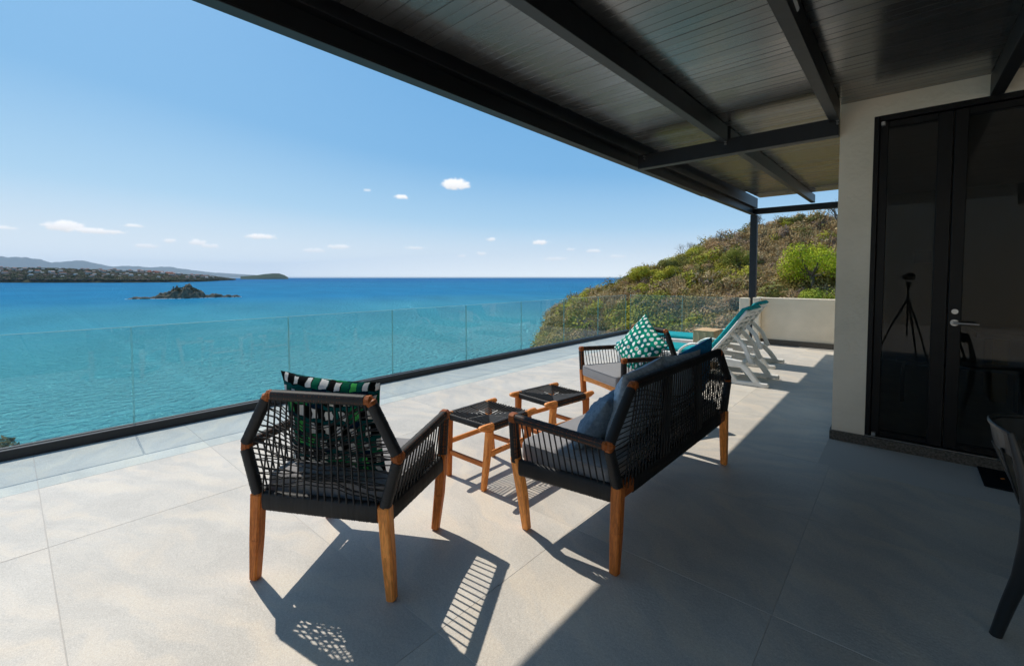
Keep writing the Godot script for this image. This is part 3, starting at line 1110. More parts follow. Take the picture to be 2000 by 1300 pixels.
func make_pergola() -> void:
	var t := thing("pergola_roof", "black steel pergola roof with boarded ceiling over the terrace", "pergola")
	var rise := func(zz: float) -> float:
		return -0.0225 * (zz + 4.72)
	# outer beam over the terrace edge, a channel section with lower flange
	var a := Vector3(-2.232, 2.546, 1.3)
	var b := Vector3(-2.335, 2.675, -10.36)
	var s := Shape.new()
	s.limb([a + Vector3(-0.035, 0.18, 0), b + Vector3(-0.035, 0.18, 0)], [Vector2(0.012, 0.36)], Vector3.RIGHT, 0.002)
	s.limb([a + Vector3(0.0, 0.006, 0), b + Vector3(0.0, 0.006, 0)], [Vector2(0.082, 0.012)], Vector3.RIGHT, 0.002)
	s.limb([a + Vector3(0.004, 0.155, 0), b + Vector3(0.004, 0.155, 0)], [Vector2(0.066, 0.006)], Vector3.RIGHT, 0.001)
	s.limb([a + Vector3(0.034, 0.255, 0), b + Vector3(0.034, 0.255, 0)], [Vector2(0.008, 0.20)], Vector3.RIGHT, 0.002)
	part("outer_beam", s, M.black_steel, t)
	# cross beams
	s = Shape.new()
	s.limb([Vector3(-2.212, 2.652, -4.66), Vector3(-0.431, 2.655, -4.66)], [Vector2(0.09, 0.145)], Vector3(0, 0, 1), 0.003)
	part("cross_beam", s, M.black_steel, t)
	s = Shape.new()
	s.limb([Vector3(-2.42, 2.755, -10.30), Vector3(-0.431, 2.745, -10.30)], [Vector2(0.09, 0.115)], Vector3(0, 0, 1), 0.003)
	part("cross_beam", s, M.black_steel, t)
	s = Shape.new()
	s.limb([Vector3(-2.375, 0.02, -10.44), Vector3(-2.375, 2.70, -10.44)], [Vector2(0.13, 0.10)], Vector3.RIGHT, 0.004)
	part("post", s, M.black_steel, t)
	# rafters
	for q in [[-1.33, 1.3, -4.61, 0.0], [-0.46, 1.3, -4.61, 0.0], [0.475, 1.3, -4.715, 0.0], [1.40, 1.3, -4.715, 0.0], [2.3, 1.3, -4.715, 0.0], [3.2, 1.3, -4.715, 0.0], [-1.33, -4.71, -10.30, 0.0]]:
		s = Shape.new()
		var y1: float = 2.70 + rise.call(q[1]) + 0.075
		var y2: float = 2.70 + rise.call(q[2]) + 0.075
		s.limb([Vector3(q[0], y1, q[1]), Vector3(q[0], y2, q[2])], [Vector2(0.07, 0.15)], Vector3.RIGHT, 0.003)
		part("rafter", s, M.black_steel, t)
	# bolts where rafters meet the cross beam
	for x in [-1.33, -0.46, -2.15]:
		s = Shape.new()
		s.tube([Vector3(x + 0.02, 2.70, -4.612), Vector3(x + 0.02, 2.70, -4.585)], [0.011], 8)
		s.tube([Vector3(x + 0.02, 2.674, -4.612), Vector3(x + 0.02, 2.674, -4.59)], [0.008], 8)
		part("bolt", s, M.satin_metal, t)
	# ceiling boards across the rafters, each its own length and lie
	var g := RandomNumberGenerator.new()
	g.seed = 31
	var zz: float = 1.3
	var k := 0
	while zz > -9.9:
		var far := zz < -4.75
		var x1 := 4.15 if not far else -0.432
		var y: float = 2.856 + rise.call(zz) + g.randf_range(-0.0012, 0.0012)
		var bs := Shape.new()
		var tilt := g.randf_range(-0.012, 0.012)
		bs.limb([Vector3(-2.172, y + 0.009, zz - 0.036), Vector3(x1, y + 0.009 + g.randf_range(-0.0008, 0.0008), zz - 0.036)], [Vector2(0.0705 + g.randf_range(-0.0012, 0.0008), 0.016)], Vector3(0, tilt, 1).normalized(), 0.0025)
		part("ceiling_board", bs, M["black_board_%d" % (g.randi() % 4)], t)
		zz -= 0.0745
		k += 1
	# roof panel above, overhanging towards the sea
	s = Shape.new()
	for pair in [[-3.29, -0.432, 1.35, -9.95], [-0.432, 4.42, 1.35, -4.71]]:
		var rings := []
		for q in [pair[2], pair[3]]:
			var y := 3.125
			rings.append(PackedVector3Array([Vector3(pair[0], y, q), Vector3(pair[1], y, q), Vector3(pair[1], y + 0.085, q), Vector3(pair[0], y + 0.085, q)]))
		s.loft(rings)
	part("roof_panel", s, M.black_steel, t)
	s = Shape.new()
	s.tube([Vector3(-0.435, 2.735, -2.30), Vector3(-0.435, 2.722, -2.62)], [0.02], 10)
	part("lamp_tube", s, M.white_paint, t)

# ------------------------------------------------------------------ hill
var crest := []

func hill_height(x: float, z: float) -> float:
	var best := -60.0
	for k in crest.size() - 1:
		var a: Vector3 = crest[k]
		var b: Vector3 = crest[k + 1]
		var ab := Vector2(b.x - a.x, b.z - a.z)
		var t := clampf(Vector2(x - a.x, z - a.z).dot(ab) / ab.length_squared(), 0.0, 1.0)
		var c := a.lerp(b, t)
		var d := Vector2(x - c.x, z - c.z).length()
		var y := c.y - (0.40 + 0.5 * smoothstep(7.0, 14.0, k + t)) * d + 1.2 * exp(-d / 8.0)
		best = maxf(best, y)
	var az := rad_to_deg(atan2(x, -z))
	best -= 30.0 * smoothstep(-35.5, -42.0, az)
	var out := maxf(maxf(-5.3 - x, 0.0), maxf(-10.7 - z, 0.0))
	best = maxf(best, -1.6 - 0.7 * out)
	return best

func make_hill() -> void:
	for q in [[12.0, 70.0, 5.7], [4.0, 70.0, 5.8], [-5.0, 72.0, 5.2], [-8.0, 72.0, 5.2], [-11.3, 72.0, 4.8], [-14.0, 74.0, 3.9], [-16.8, 78.0, 2.6], [-19.0, 82.0, 0.7], [-22.2, 86.0, -1.5], [-24.5, 89.0, -3.5], [-26.5, 92.0, -5.6], [-28.5, 94.0, -7.0], [-31.0, 97.0, -7.6], [-33.5, 99.0, -8.4], [-35.5, 102.0, -11.0], [-37.0, 104.0, -13.5]]:
		crest.append(polar(q[0], q[1], 1.4 + q[1] * tan(deg_to_rad(q[2])) - 1.0))
	var s := Shape.new()
	var f := make_noise(160, 0.05, 4)
	var P := []
	var nu := 88
	var nv := 84
	for i in nu + 1:
		for j in nv + 1:
			var x := -150.0 + i * 2.4
			var z := 14.0 - j * 2.3
			var y := hill_height(x, z) + f.get_noise_2d(x, z) * 0.9
			if x > -6.5 and z > -12.0:
				y = minf(y, -1.6)
			P.append(Vector3(x, maxf(y, SEA - 3.0), z))
	grid_into(s, P, nu, nv)
	var soil := mat("dry_soil", lin(0.32, 0.22, 0.125), 1.0, 0.1)
	soil.albedo_texture = noise_texture(161, 0.02, 512, 512, Color(0.5, 0.5, 0.45), Color(1, 1, 1), 5)
	soil.uv1_scale = Vector3(0.06, 0.06, 1)
	tag(part("hillside", s, soil, self), "dry slope falling from the ridge down to the sea", "hill", "", "structure")
	var leaf := mat("leaves", Color(1, 1, 1), 0.85, 0.25)
	leaf.vertex_color_use_as_albedo = true
	leaf.backlight_enabled = true
	leaf.backlight = Color(0.6, 0.6, 0.5)
	var g := RandomNumberGenerator.new()
	g.seed = 170
	var meshes := [leaf_clump(171, 300, 0.075, 0.9, 40).mesh(leaf), leaf_clump(172, 170, 0.065, 1.0, 60).mesh(leaf), leaf_clump(173, 700, 0.085, 0.85, 8).mesh(leaf), leaf_clump(174, 640, 0.08, 0.8, 8).mesh(leaf)]
	var places := [[], [], [], []]
	var colors := [[], [], [], []]
	var patch := make_noise(175, 0.035, 3)
	var patch2 := make_noise(176, 0.09, 3)
	for k in 15000:
		var az := g.randf_range(-44.0, 4.0)
		var d := sqrt(g.randf_range(24.0 * 24.0, 124.0 * 124.0))
		var p := polar(az, d, 0.0)
		p.y = hill_height(p.x, p.z)
		if p.y < SEA + 1.5 or (p.z > -24.0):
			continue
		# how high it stands on the slope: green low and by the sea, dry above
		var green := patch.get_noise_2d(p.x, p.z) * 1.5 + patch2.get_noise_2d(p.x, p.z) * 0.8 - (p.y + 3.0) * 0.06 - 0.22
		var kind: int
		var c: Color
		if green > 0.30:
			kind = 2 + g.randi() % 2
			c = Color(0.25, 0.235, 0.04).lerp(Color(0.42, 0.385, 0.05), g.randf())
		elif green > 0.0:
			kind = 2 + g.randi() % 2 if g.randf() < 0.6 else g.randi() % 2
			c = Color(0.28, 0.21, 0.06).lerp(Color(0.42, 0.32, 0.10), g.randf())
		else:
			kind = g.randi() % 2 if g.randf() < 0.75 else 2
			c = Color(0.42, 0.285, 0.135).lerp(Color(0.64, 0.475, 0.25), g.randf())
			if g.randf() < 0.16:
				c = Color(0.30, 0.21, 0.16)
		var r := g.randf_range(0.8, 1.5) * (0.9 if green < 0.0 else 1.15)
		if g.randf() < 0.12:
			r *= 1.5
		places[kind].append(Transform3D(Basis(Vector3.UP, g.randf() * TAU).scaled(Vector3(r, r * g.randf_range(0.8, 1.25), r)), p + Vector3(0, r * 0.5, 0)))
		colors[kind].append(c)
	for k in 360:
		var az := g.randf_range(-36.0, 2.0)
		var d := sqrt(g.randf_range(38.0 * 38.0, 100.0 * 100.0))
		var p := polar(az, d, 0.0)
		p.y = hill_height(p.x, p.z)
		if p.y < SEA + 4.0 or g.randf() < smoothstep(-16.0, -8.0, az) * 0.6:
			continue
		var r := g.randf_range(1.4, 2.7)
		var t := g.randf()
		var c := Color(0.40, 0.37, 0.045) if t < 0.42 else (Color(0.22, 0.205, 0.06) if t < 0.7 else Color(0.42, 0.285, 0.16))
		c = c * g.randf_range(0.8, 1.2)
		var kind := 2 + g.randi() % 2
		places[kind].append(Transform3D(Basis(Vector3.UP, g.randf() * TAU).scaled(Vector3(r, r * 0.85, r)), p + Vector3(0, r * 0.45, 0)))
		colors[kind].append(c)
	var labels := ["bare brown twiggy scrub over the hillside", "pale leafless brush over the hillside", "olive green shrubs over the hillside", "mixed leafy shrubs low on the hillside"]
	for k in 4:
		scatter(["dry_scrub", "leafless_brush", "green_scrub", "leafy_scrub"][k], meshes[k], places[k], colors[k], labels[k], "scrub")
	# trees one can tell apart
	var specs := [
		["leafy_tree", -7.4, 52.0, 3.3, Color(0.42, 0.47, 0.03), "broad bright yellow green tree on the slope right of the black post", 0.2],
		["leafy_tree", -5.6, 49.0, 2.8, Color(0.27, 0.31, 0.04), "mid green tree beside the villa corner, below the bright one", -2.2],
		["leafy_tree", -24.4, 84.0, 1.6, Color(0.40, 0.38, 0.04), "yellow green tree at the seaward foot of the ridge line", 0.2],
		["leafy_tree", -22.9, 82.0, 1.7, Color(0.34, 0.34, 0.04), "taller yellow green tree next left of the bare tree", -0.2],
		["leafy_tree", -20.8, 74.0, 2.3, Color(0.42, 0.42, 0.04), "bright green round tree below the bare tree", -0.9],
		["leafy_tree", -18.4, 68.0, 2.2, Color(0.40, 0.38, 0.05), "yellowish tree midway up the slope left of the black post", -0.9],
		["leafy_tree", -14.4, 60.0, 2.0, Color(0.27, 0.27, 0.05), "olive tree low on the slope just left of the black post", 0.0],
		["leafy_tree", -28.0, 91.0, 1.2, Color(0.25, 0.23, 0.06), "small dark olive tree just below the horizon at the ridge foot", 1.0]]
	var trunk_m := mat("bark", lin(0.17, 0.14, 0.11), 0.95, 0.2)
	for q in specs:
		var p := polar(q[1], q[2], 0.0)
		p.y = hill_height(p.x, p.z) + q[6]
		var t := thing(q[0], q[5], "tree", p)
		tree_parts(t, q[3], q[4], trunk_m, leaf, int(-q[1] * 10))
	# round crowned small trees among the scrub, alike within a tone
	var tones := [["olive", Color(0.22, 0.205, 0.055)], ["yellow green", Color(0.42, 0.38, 0.045)], ["rusty brown", Color(0.42, 0.27, 0.14)]]
	var first := [null, null, null]
	for k in 30:
		var tone := k % 3
		var az := g.randf_range(-31.0, -8.5)
		var d := g.randf_range(46.0, 82.0) + maxf(0.0, -az - 20.0) * 1.2
		if tone == 1 and az > -15.0:
			az -= 12.0
		var p := polar(az, d, 0.0)
		var size := g.randf_range(0.85, 1.45)
		p.y = hill_height(p.x, p.z) - 0.1 * size
		var label: String = "small rounded %s tree among the dry scrub of the slope" % tones[tone][0]
		if first[tone] == null:
			var t := thing("round_tree", label, "tree", p, 0.0, "rounded %s trees on the slope" % tones[tone][0])
			tree_parts(t, 1.5, tones[tone][1], trunk_m, leaf, 300 + k)
			first[tone] = t
		else:
			var c := copy(first[tone], p, g.randf() * TAU, label)
			c.scale = Vector3(size * 1.15, size, size * 1.15)
	# bare trees on the skyline
	for q in [[-20.2, 80.0, 5.4, "grey bare tree with forked limbs standing on the skyline", 5], [-12.8, 72.0, 3.8, "thin leafless tree on the brown ridge behind the black post", 8], [-5.3, 70.0, 4.4, "leafless tree at the top of the ridge by the villa corner", 9], [-16.0, 70.0, 3.8, "pale leaning bare tree on the brown slope under the ridge", 13]]:
		var p := polar(q[0], q[1], 0.0)
		p.y = hill_height(p.x, p.z) - 0.3
		var t := thing("bare_tree", q[3], "tree", p)
		var b := Shape.new()
		b.colored = true
		branch(b, Vector3.ZERO, Vector3(0.1, 1, 0).normalized(), q[2] * 0.36, 0.15, 6, q[4])
		var m := mat("grey_bark_%d" % q[4], Color(1, 1, 1), 0.95, 0.2)
		m.vertex_color_use_as_albedo = true
		part("trunk", b, m, t)
	# treetop below the terrace edge at the left
	var lt := thing("cliff_tree", "olive grey treetop rising below the railing at the left edge", "tree", Vector3(-10.6, -3.0, 0.22))
	tree_parts(lt, 1.15, Color(0.09, 0.085, 0.035), trunk_m, leaf, 77)

func branch(s: Shape, a: Vector3, d: Vector3, l: float, r: float, depth: int, seed_at: int) -> void:
	var g := RandomNumberGenerator.new()
	g.seed = seed_at
	s.tint = Color(0.20, 0.175, 0.15) * g.randf_range(0.8, 1.2)
	var b := a + d * l
	var side := Vector3(g.randfn(), g.randfn() * 0.3, g.randfn()) * l * 0.08
	s.tube([a, (a + b) * 0.5 + side, b], [r, r * 0.8, r * 0.6], 5 if depth > 2 else 3, false)
	if depth <= 0:
		return
	for k in 2 + g.randi() % 2:
		var nd := (d + Vector3(g.randf_range(-0.85, 0.85), g.randf_range(-0.15, 0.5), g.randf_range(-0.85, 0.85))).normalized()
		branch(s, b - d * l * g.randf_range(0.0, 0.3), nd, l * g.randf_range(0.6, 0.82), r * 0.62, depth - 1, seed_at * 7 + k * 131 + depth)

func tree_parts(t: Node3D, r: float, c: Color, bark: Material, leaf: StandardMaterial3D, seed_at: int) -> void:
	var g := RandomNumberGenerator.new()
	g.seed = seed_at
	var tr := Shape.new()
	tr.tube([Vector3(0, -1.0, 0), Vector3(0.1 * r, 0.3 * r, 0.05 * r), Vector3(0, 0.8 * r, 0)], [0.09 * r, 0.07 * r, 0.05 * r], 7)
	var cr := Shape.new()
	cr.colored = true
	for k in 9:
		var a := TAU * k / 9.0 + g.randf()
		var q := Vector3(cos(a) * r * g.randf_range(0.3, 0.72), r * g.randf_range(0.7, 1.35), sin(a) * r * g.randf_range(0.3, 0.72))
		tr.tube([Vector3(0, 0.6 * r, 0), q * 0.6 + Vector3(0, 0.2 * r, 0), q], [0.04 * r, 0.03 * r, 0.012 * r], 5, false)
		var lump := r * g.randf_range(0.34, 0.52)
		var tone := g.randf_range(0.82, 1.15)
		for n in 900:
			var d := Vector3(g.randfn(), g.randfn(), g.randfn()).normalized()
			var p := q + d * Vector3(1.15, 0.8, 1.15) * lump * pow(g.randf(), 0.4)
			var nn := (d + Vector3(g.randf_range(-0.9, 0.9), g.randf_range(0.0, 0.9), g.randf_range(-0.9, 0.9))).normalized()
			var x := nn.cross(Vector3(g.randfn(), g.randfn(), g.randfn())).normalized()
			var y := nn.cross(x)
			var sz := 0.075 * g.randf_range(0.6, 1.3) * (0.7 + 0.15 * r)
			var k2 := tone * g.randf_range(0.72, 1.28)
			cr.tint = Color(c.r * k2 * g.randf_range(0.9, 1.1), c.g * k2, c.b * k2)
			cr.face([p - x * sz, p - y * sz * 0.55, p + x * sz, p + y * sz * 0.55], p - nn)
	part("trunk", tr, bark, t)
	part("crown", cr, leaf, t)

# ------------------------------------------------------------------ woven furniture
func woven_seat(t: Node3D, foot: float, knee: float, elbow: float, top: float, panels: int) -> void:
	# local: x across, y up, z back. Half widths: rear foot, leg top, arm corner, top bar
	var zb := 0.285
	var zf := -0.30
	for s in [-1.0, 1.0]:
		var l := Shape.new()
		l.limb([Vector3(s * foot, 0, zb), Vector3(s * (foot + knee) / 2, 0.2, zb), Vector3(s * knee, 0.415, zb)], [Vector2(0.040, 0.044), Vector2(0.050, 0.052), Vector2(0.054, 0.054)], Vector3.RIGHT, 0.007)
		part("leg", l, M.teak if s > 0 else M.teak_dark, t)
		l = Shape.new()
		l.limb([Vector3(s * (foot - 0.015), 0, -0.268), Vector3(s * (foot + 0.005), 0.2, -0.282), Vector3(s * (elbow - 0.018), 0.425, zf + 0.008)], [Vector2(0.040, 0.044), Vector2(0.050, 0.052), Vector2(0.052, 0.052)], Vector3.RIGHT, 0.007)
		part("leg", l, M.teak_dark if s > 0 else M.teak, t)
	# timber frame: rear hexagon, arms, front posts, rails
	var fr := Shape.new()
	var sz := [Vector2(0.040, 0.040)]
	for s in [-1.0, 1.0]:
		var A := Vector3(s * knee, 0.40, zb)
		var B := Vector3(s * elbow, 0.63, zb)
		var C := Vector3(s * top, 0.868, zb)
		var D := Vector3(s * (elbow - 0.006), 0.640, zf)
		fr.limb([A, B], sz, Vector3.RIGHT, 0.009)
		fr.limb([B + (A - B).normalized() * 0.022, B + (C - B).normalized() * 0.022], [Vector2(0.046, 0.045)], Vector3.RIGHT, 0.012)
		fr.limb([B, C], sz, Vector3.RIGHT, 0.009)
		fr.limb([C + (B - C).normalized() * 0.026, C + Vector3(-s * 0.004, 0.006, 0)], [Vector2(0.044, 0.045)], Vector3(0, 0, 1), 0.012)
		fr.limb([C + Vector3(s * 0.012, 0, 0), C - Vector3(s * 0.024, 0, 0)], [Vector2(0.045, 0.044)], Vector3(0, 0, 1), 0.012)
		fr.limb([B, D], sz, Vector3.UP, 0.009)
		fr.limb([D + Vector3(0, 0, 0.03), D - Vector3(0, 0, 0.024)], [Vector2(0.047, 0.050)], Vector3.UP, 0.010)
		fr.limb([Vector3(s * (elbow - 0.018), 0.42, zf + 0.008), D + Vector3(0, 0.024, 0)], [Vector2(0.044, 0.044)], Vector3.RIGHT, 0.008)
		fr.limb([Vector3(s * knee, 0.372, zb - 0.02), Vector3(s * (elbow - 0.022), 0.372, zf + 0.03)], [Vector2(0.028, 0.07)], Vector3.RIGHT, 0.006)
	fr.limb([Vector3(-top, 0.868, zb), Vector3(top, 0.868, zb)], sz, Vector3(0, 0, 1), 0.009)
	fr.limb([Vector3(-knee, 0.380, zb), Vector3(knee, 0.380, zb)], [Vector2(0.030, 0.074)], Vector3(0, 0, 1), 0.006)
	part("timber_frame", fr, M.teak_cap, t)
	# front apron with a gentle arch
	var ap := Shape.new()
	var pts := []
	for k in 9:
		var q := k / 8.0 * 2.0 - 1.0
		pts.append(Vector3(q * (elbow - 0.05), 0.335 + 0.012 * (1.0 - q * q), zf + 0.012))
	ap.limb(pts, [Vector2(0.028, 0.058)], Vector3(0, 0, 1), 0.005)
	part("front_rail", ap, M.teak, t)
	var pl := Shape.new()
	pl.box(Vector3(0, 0.352, -0.015), Vector3(2 * knee - 0.03, 0.018, 0.50), 0.004)
	part("seat_platform", pl, M.cord, t)
	# cord windings on each bar
	var n := 1
	for s in [-1.0, 1.0]:
		var A := Vector3(s * knee, 0.40, zb)
		var B := Vector3(s * elbow, 0.63, zb)
		var C := Vector3(s * top, 0.868, zb)
		var D := Vector3(s * (elbow - 0.006), 0.640, zf)
		for q in [[A, B, 0.0, 0.020, 0.050], [B, C, 0.014, 0.022, 0.050], [B, D, 0.024, 0.022, 0.047], [Vector3(s * (elbow - 0.018), 0.395, zf + 0.008), D, 0.0, 0.024, 0.052]]:
			var d: Vector3 = (q[1] - q[0]).normalized()
			var w := Shape.new()
			w.wound(q[0] + d * q[2], q[1] - d * q[3], q[4], q[4], Vector3(0, 0, 1) if absf(d.z) < 0.9 else Vector3.RIGHT, 0.0078, 0.0006, n)
			part("cord_wrap", w, M.cord, t)
			n += 1
		var r := Shape.new()
		r.wound(Vector3(s * (knee + 0.002), 0.370, zb - 0.03), Vector3(s * (elbow - 0.020), 0.370, zf + 0.036), 0.042, 0.092, Vector3.RIGHT, 0.0082, 0.0008, n)
		part("cord_wrap", r, M.cord_band, t)
	var tb := Shape.new()
	tb.wound(Vector3(-top + 0.024, 0.868, zb), Vector3(top - 0.024, 0.868, zb), 0.048, 0.050, Vector3(0, 0, 1), 0.0078, 0.0006, 41)
	part("cord_wrap", tb, M.cord, t)
	tb = Shape.new()
	var gap := 0.03 if panels == 1 else 0.13
	tb.wound(Vector3(-knee + gap, 0.380, zb), Vector3(knee - gap, 0.380, zb), 0.044, 0.092, Vector3(0, 0, 1), 0.0082, 0.0008, 42)
	part("cord_wrap", tb, M.cord_band, t)
	# back weave: uprights and two fans of cords drawn together in the middle
	var g := RandomNumberGenerator.new()
	g.seed = 200 + panels
	var wv := Shape.new()
	var count := int(2.0 * top / (0.031 if panels == 1 else 0.032))
	for k in count + 1:
		var f := 2.0 * k / count - 1.0
		if panels > 1 and absf(absf(f) - 0.34) < 0.02:
			continue
		for side in [0.014]:
			var j := g.randf_range(-0.004, 0.004)
			var hi := Vector3(f * (top - 0.02), 0.868, zb + side)
			var lo := Vector3(f * (knee - 0.03), 0.385, zb + side)
			var mid := hi.lerp(lo, 0.5) + Vector3(j, 0, -0.004)
			wv.tube([hi, hi.lerp(lo, 0.25) + Vector3(j * 0.7, 0, 0), mid, hi.lerp(lo, 0.75) + Vector3(j * 0.7, 0, 0), lo], [0.0043], 5, false)
	part("back_uprights", wv, M.cord, t, "stuff")
	var fan := Shape.new()
	var edge_at := func(s: float, q: float) -> Vector3:
		# q 0 at the top corner, 1 at the leg top, along the bent side bar
		var A := Vector3(s * knee, 0.43, zb)
		var B := Vector3(s * elbow, 0.63, zb)
		var C := Vector3(s * top, 0.85, zb)
		return C.lerp(B, q / 0.55) if q < 0.55 else B.lerp(A, (q - 0.55) / 0.45)
	var rows := 15 if panels == 1 else 18
	var cells := 8
	for k in rows:
		var q := (k + 0.5) / rows
		for cross in (2 if panels == 1 else 1):
			var L: Vector3 = edge_at.call(-1.0, q)
			var R: Vector3 = edge_at.call(1.0, clampf(q if cross == 0 else q + g.randf_range(-0.25, 0.25), 0.0, 1.0))
			var my: float = lerpf(0.66, 0.49, q) + g.randf_range(-0.015, 0.015)
			var line := []
			for c in cells + 1:
				var f := float(c) / cells
				var straight := L.lerp(R, f)
				var pull := sin(PI * f)
				pull = pull * pull * (0.85 if cross == 0 else 0.6)
				var y := lerpf(straight.y, my, pull) + g.randf_range(-0.006, 0.006) * pull
				line.append(Vector3(straight.x, y, zb + (0.006 if (c + k) % 2 == 0 else -0.006)))
			fan.tube(line, [0.0030], 4, false)
	part("back_web", fan, M.cord, t, "stuff")
	# for the long seat the mid uprights are bound into wide bands
	if panels > 1:
		for x in [-0.34, 0.34]:
			var b := Shape.new()
			b.wound(Vector3(x * knee, 0.40, zb), Vector3(x * top, 0.862, zb), 0.10 * 1.0, 0.03, Vector3.RIGHT, 0.03, 0.001, 3)
			part("back_band", b, M.cord_band, t)
	# arm weave
	for s in [-1.0, 1.0]:
		var aw := Shape.new()
		var nn := 16
		for k in nn:
			var f := (k + 0.7) / nn
			for side in [0.004]:
				var hi := Vector3(s * elbow, 0.632, zb).lerp(Vector3(s * (elbow - 0.006), 0.640, zf), f) + Vector3(side, 0, g.randf_range(-0.002, 0.002))
				var lo := Vector3(s * knee, 0.375, zb - 0.02).lerp(Vector3(s * (elbow - 0.022), 0.375, zf + 0.03), f) + Vector3(side * 0.8, 0, 0.012)
				aw.tube([hi, lo], [0.0043], 5, false)
		part("arm_weave", aw, M.cord, t, "stuff")

func make_stool(t: Node3D) -> void:
	# two side rails along z with horned ends, four splayed legs, stretchers, rush-pattern cord seat
	var w := 0.200
	var d := 0.195
	for s in [-1.0, 1.0]:
		var r := Shape.new()
		var pts := []
		var szs := []
		for k in 13:
			var f := k / 12.0 * 2.0 - 1.0
			var lift := 0.016 * pow(absf(f), 4.0)
			pts.append(Vector3(s * w, 0.415 + lift, f * 0.292))
			szs.append(Vector2(0.040, 0.052 - 0.022 * pow(absf(f), 6.0)))
		r.limb(pts, szs, Vector3.RIGHT, 0.010)
		part("side_rail", r, M.teak, t)
		for e in [-1.0, 1.0]:
			var l := Shape.new()
			l.limb([Vector3(s * (w - 0.028), 0, e * 0.226), Vector3(s * (w - 0.012), 0.2, e * 0.212), Vector3(s * w, 0.40, e * 0.198)], [Vector2(0.034, 0.036), Vector2(0.040, 0.044), Vector2(0.042, 0.050)], Vector3.RIGHT, 0.006)
			part("leg", l, M.teak if s * e > 0 else M.teak_dark, t)
		var st := Shape.new()
		st.limb([Vector3(s * (w - 0.012), 0.235, -0.20), Vector3(s * (w - 0.012), 0.235, 0.20)], [Vector2(0.022, 0.034)], Vector3.RIGHT, 0.005)
		part("stretcher", st, M.teak, t)
		st = Shape.new()
		st.limb([Vector3(-w + 0.03, 0.165, s * 0.214), Vector3(w - 0.03, 0.165, s * 0.214)], [Vector2(0.022, 0.034)], Vector3(0, 0, 1), 0.005)
		part("stretcher", st, M.teak_dark, t)
		var cw := Shape.new()
		cw.wound(Vector3(s * w, 0.416, -0.172), Vector3(s * w, 0.416, 0.172), 0.048, 0.058, Vector3.RIGHT, 0.0085, 0.0006, 5)
		part("cord_wrap", cw, M.cord_band, t)
		cw = Shape.new()
		cw.wound(Vector3(-w + 0.022, 0.412, s * d), Vector3(w - 0.022, 0.412, s * d), 0.050, 0.040, Vector3.UP, 0.0085, 0.0006, 6)
		part("cord_wrap", cw, M.cord_band, t)
	var seat := Shape.new()
	var n := 8
	for sx in [-1.0, 1.0]:
		for sz in [-1.0, 1.0]:
			for k in n:
				var f := (k + 0.35) / n
				var x: float = sx * (w * (1.0 - f))
				var z: float = sz * (d * (1.0 - f))
				var dip := 0.438 - 0.022 * f
				for low in [0.0]:
					seat.tube([Vector3(x, 0.437 + low, sz * (d + 0.01)), Vector3(x, dip + low + 0.003, z + sz * 0.01), Vector3(x - sx * 0.004, dip + low, z), Vector3(x + sx * 0.01, dip + low + 0.003, z), Vector3(sx * (w + 0.01), 0.437 + low, z)], [0.0055], 5, false)
	part("woven_seat", seat, M.cord, t, "stuff")

func mosaic() -> ImageTexture:
	var n := make_noise(300, 0.02, 2)
	var g := RandomNumberGenerator.new()
	g.seed = 301
	var cols := []
	for k in 200:
		cols.append(g.randf())
	var fn := func(x, y):
		var u: float = x + n.get_noise_2d(x, y) * 6.0
		var w: float = y + n.get_noise_2d(x + 300.0, y) * 6.0
		var row := int(floor(w / 45.0))
		var fy := fposmod(w, 45.0) / 45.0
		var step := 40.0
		var cell := int(floor((u + row * 9.0) / step))
		var fx := fposmod(u + row * 9.0, step) / step
		var r: float = cols[posmod(row * 31 + cell * 7, 200)]
		var band: float = cols[posmod(row * 13 + 5, 200)]
		if fy > 0.76:
			return Color(0.02, 0.30, 0.31) if r < 0.55 else (Color(0.10, 0.52, 0.30) if r < 0.75 else Color(0.01, 0.13, 0.22))
		if fx < 0.44:
			return Color(0.035, 0.045, 0.05) if r < 0.5 else (Color(0.02, 0.33, 0.30) if r < 0.8 else Color(0.03, 0.38, 0.28))
		if fx > 0.52 and fx < 0.94 and fy > 0.08 and fy < 0.70:
			if band > 0.86 and r > 0.35:
				return Color(0.08, 0.46, 0.30)
			return Color(0.86, 0.86, 0.85) if r < 0.92 else Color(0.30, 0.72, 0.36)
		return Color(0.04, 0.05, 0.055) if r < 0.6 else Color(0.02, 0.24, 0.25)
	return noise_image(Vector2i(320, 320), fn)

func dots() -> ImageTexture:
	var n := make_noise(310, 0.02, 2)
	var g := RandomNumberGenerator.new()
	g.seed = 311
	var rnd := []
	for k in 400:
		rnd.append(Vector3(g.randf(), g.randf(), g.randf()))
	var fn := func(x, y):
		var u: float = x + n.get_noise_2d(x, y) * 6.0
		var w: float = y + n.get_noise_2d(x + 500.0, y) * 6.0
		var step := 36.0
		var row := int(floor(w / step))
		var off := (row % 2) * step * 0.5
		var cell := int(floor((u + off) / step))
		var r: Vector3 = rnd[posmod(row * 37 + cell * 11, 400)]
		var fx := fposmod(u + off, step) / step - 0.5 + (r.x - 0.5) * 0.06
		var fy := fposmod(w, step) / step - 0.5 + (r.y - 0.5) * 0.06
		var d := sqrt(fx * fx * 1.1 + fy * fy * 0.9)
		if d < 0.13 * r.z + 0.02:
			return Color(0.95, 0.74, 0.62) if r.x > 0.6 else Color(0.93, 0.95, 0.92)
		if d < 0.30 + 0.05 * (r.z - 0.5):
			return Color(0.92, 0.94, 0.92)
		return Color(0.01, 0.53, 0.44) if n.get_noise_2d(x * 0.6, y * 0.6 + 80.0) < 0.12 else Color(0.01, 0.42, 0.41)
	return noise_image(Vector2i(320, 320), fn)

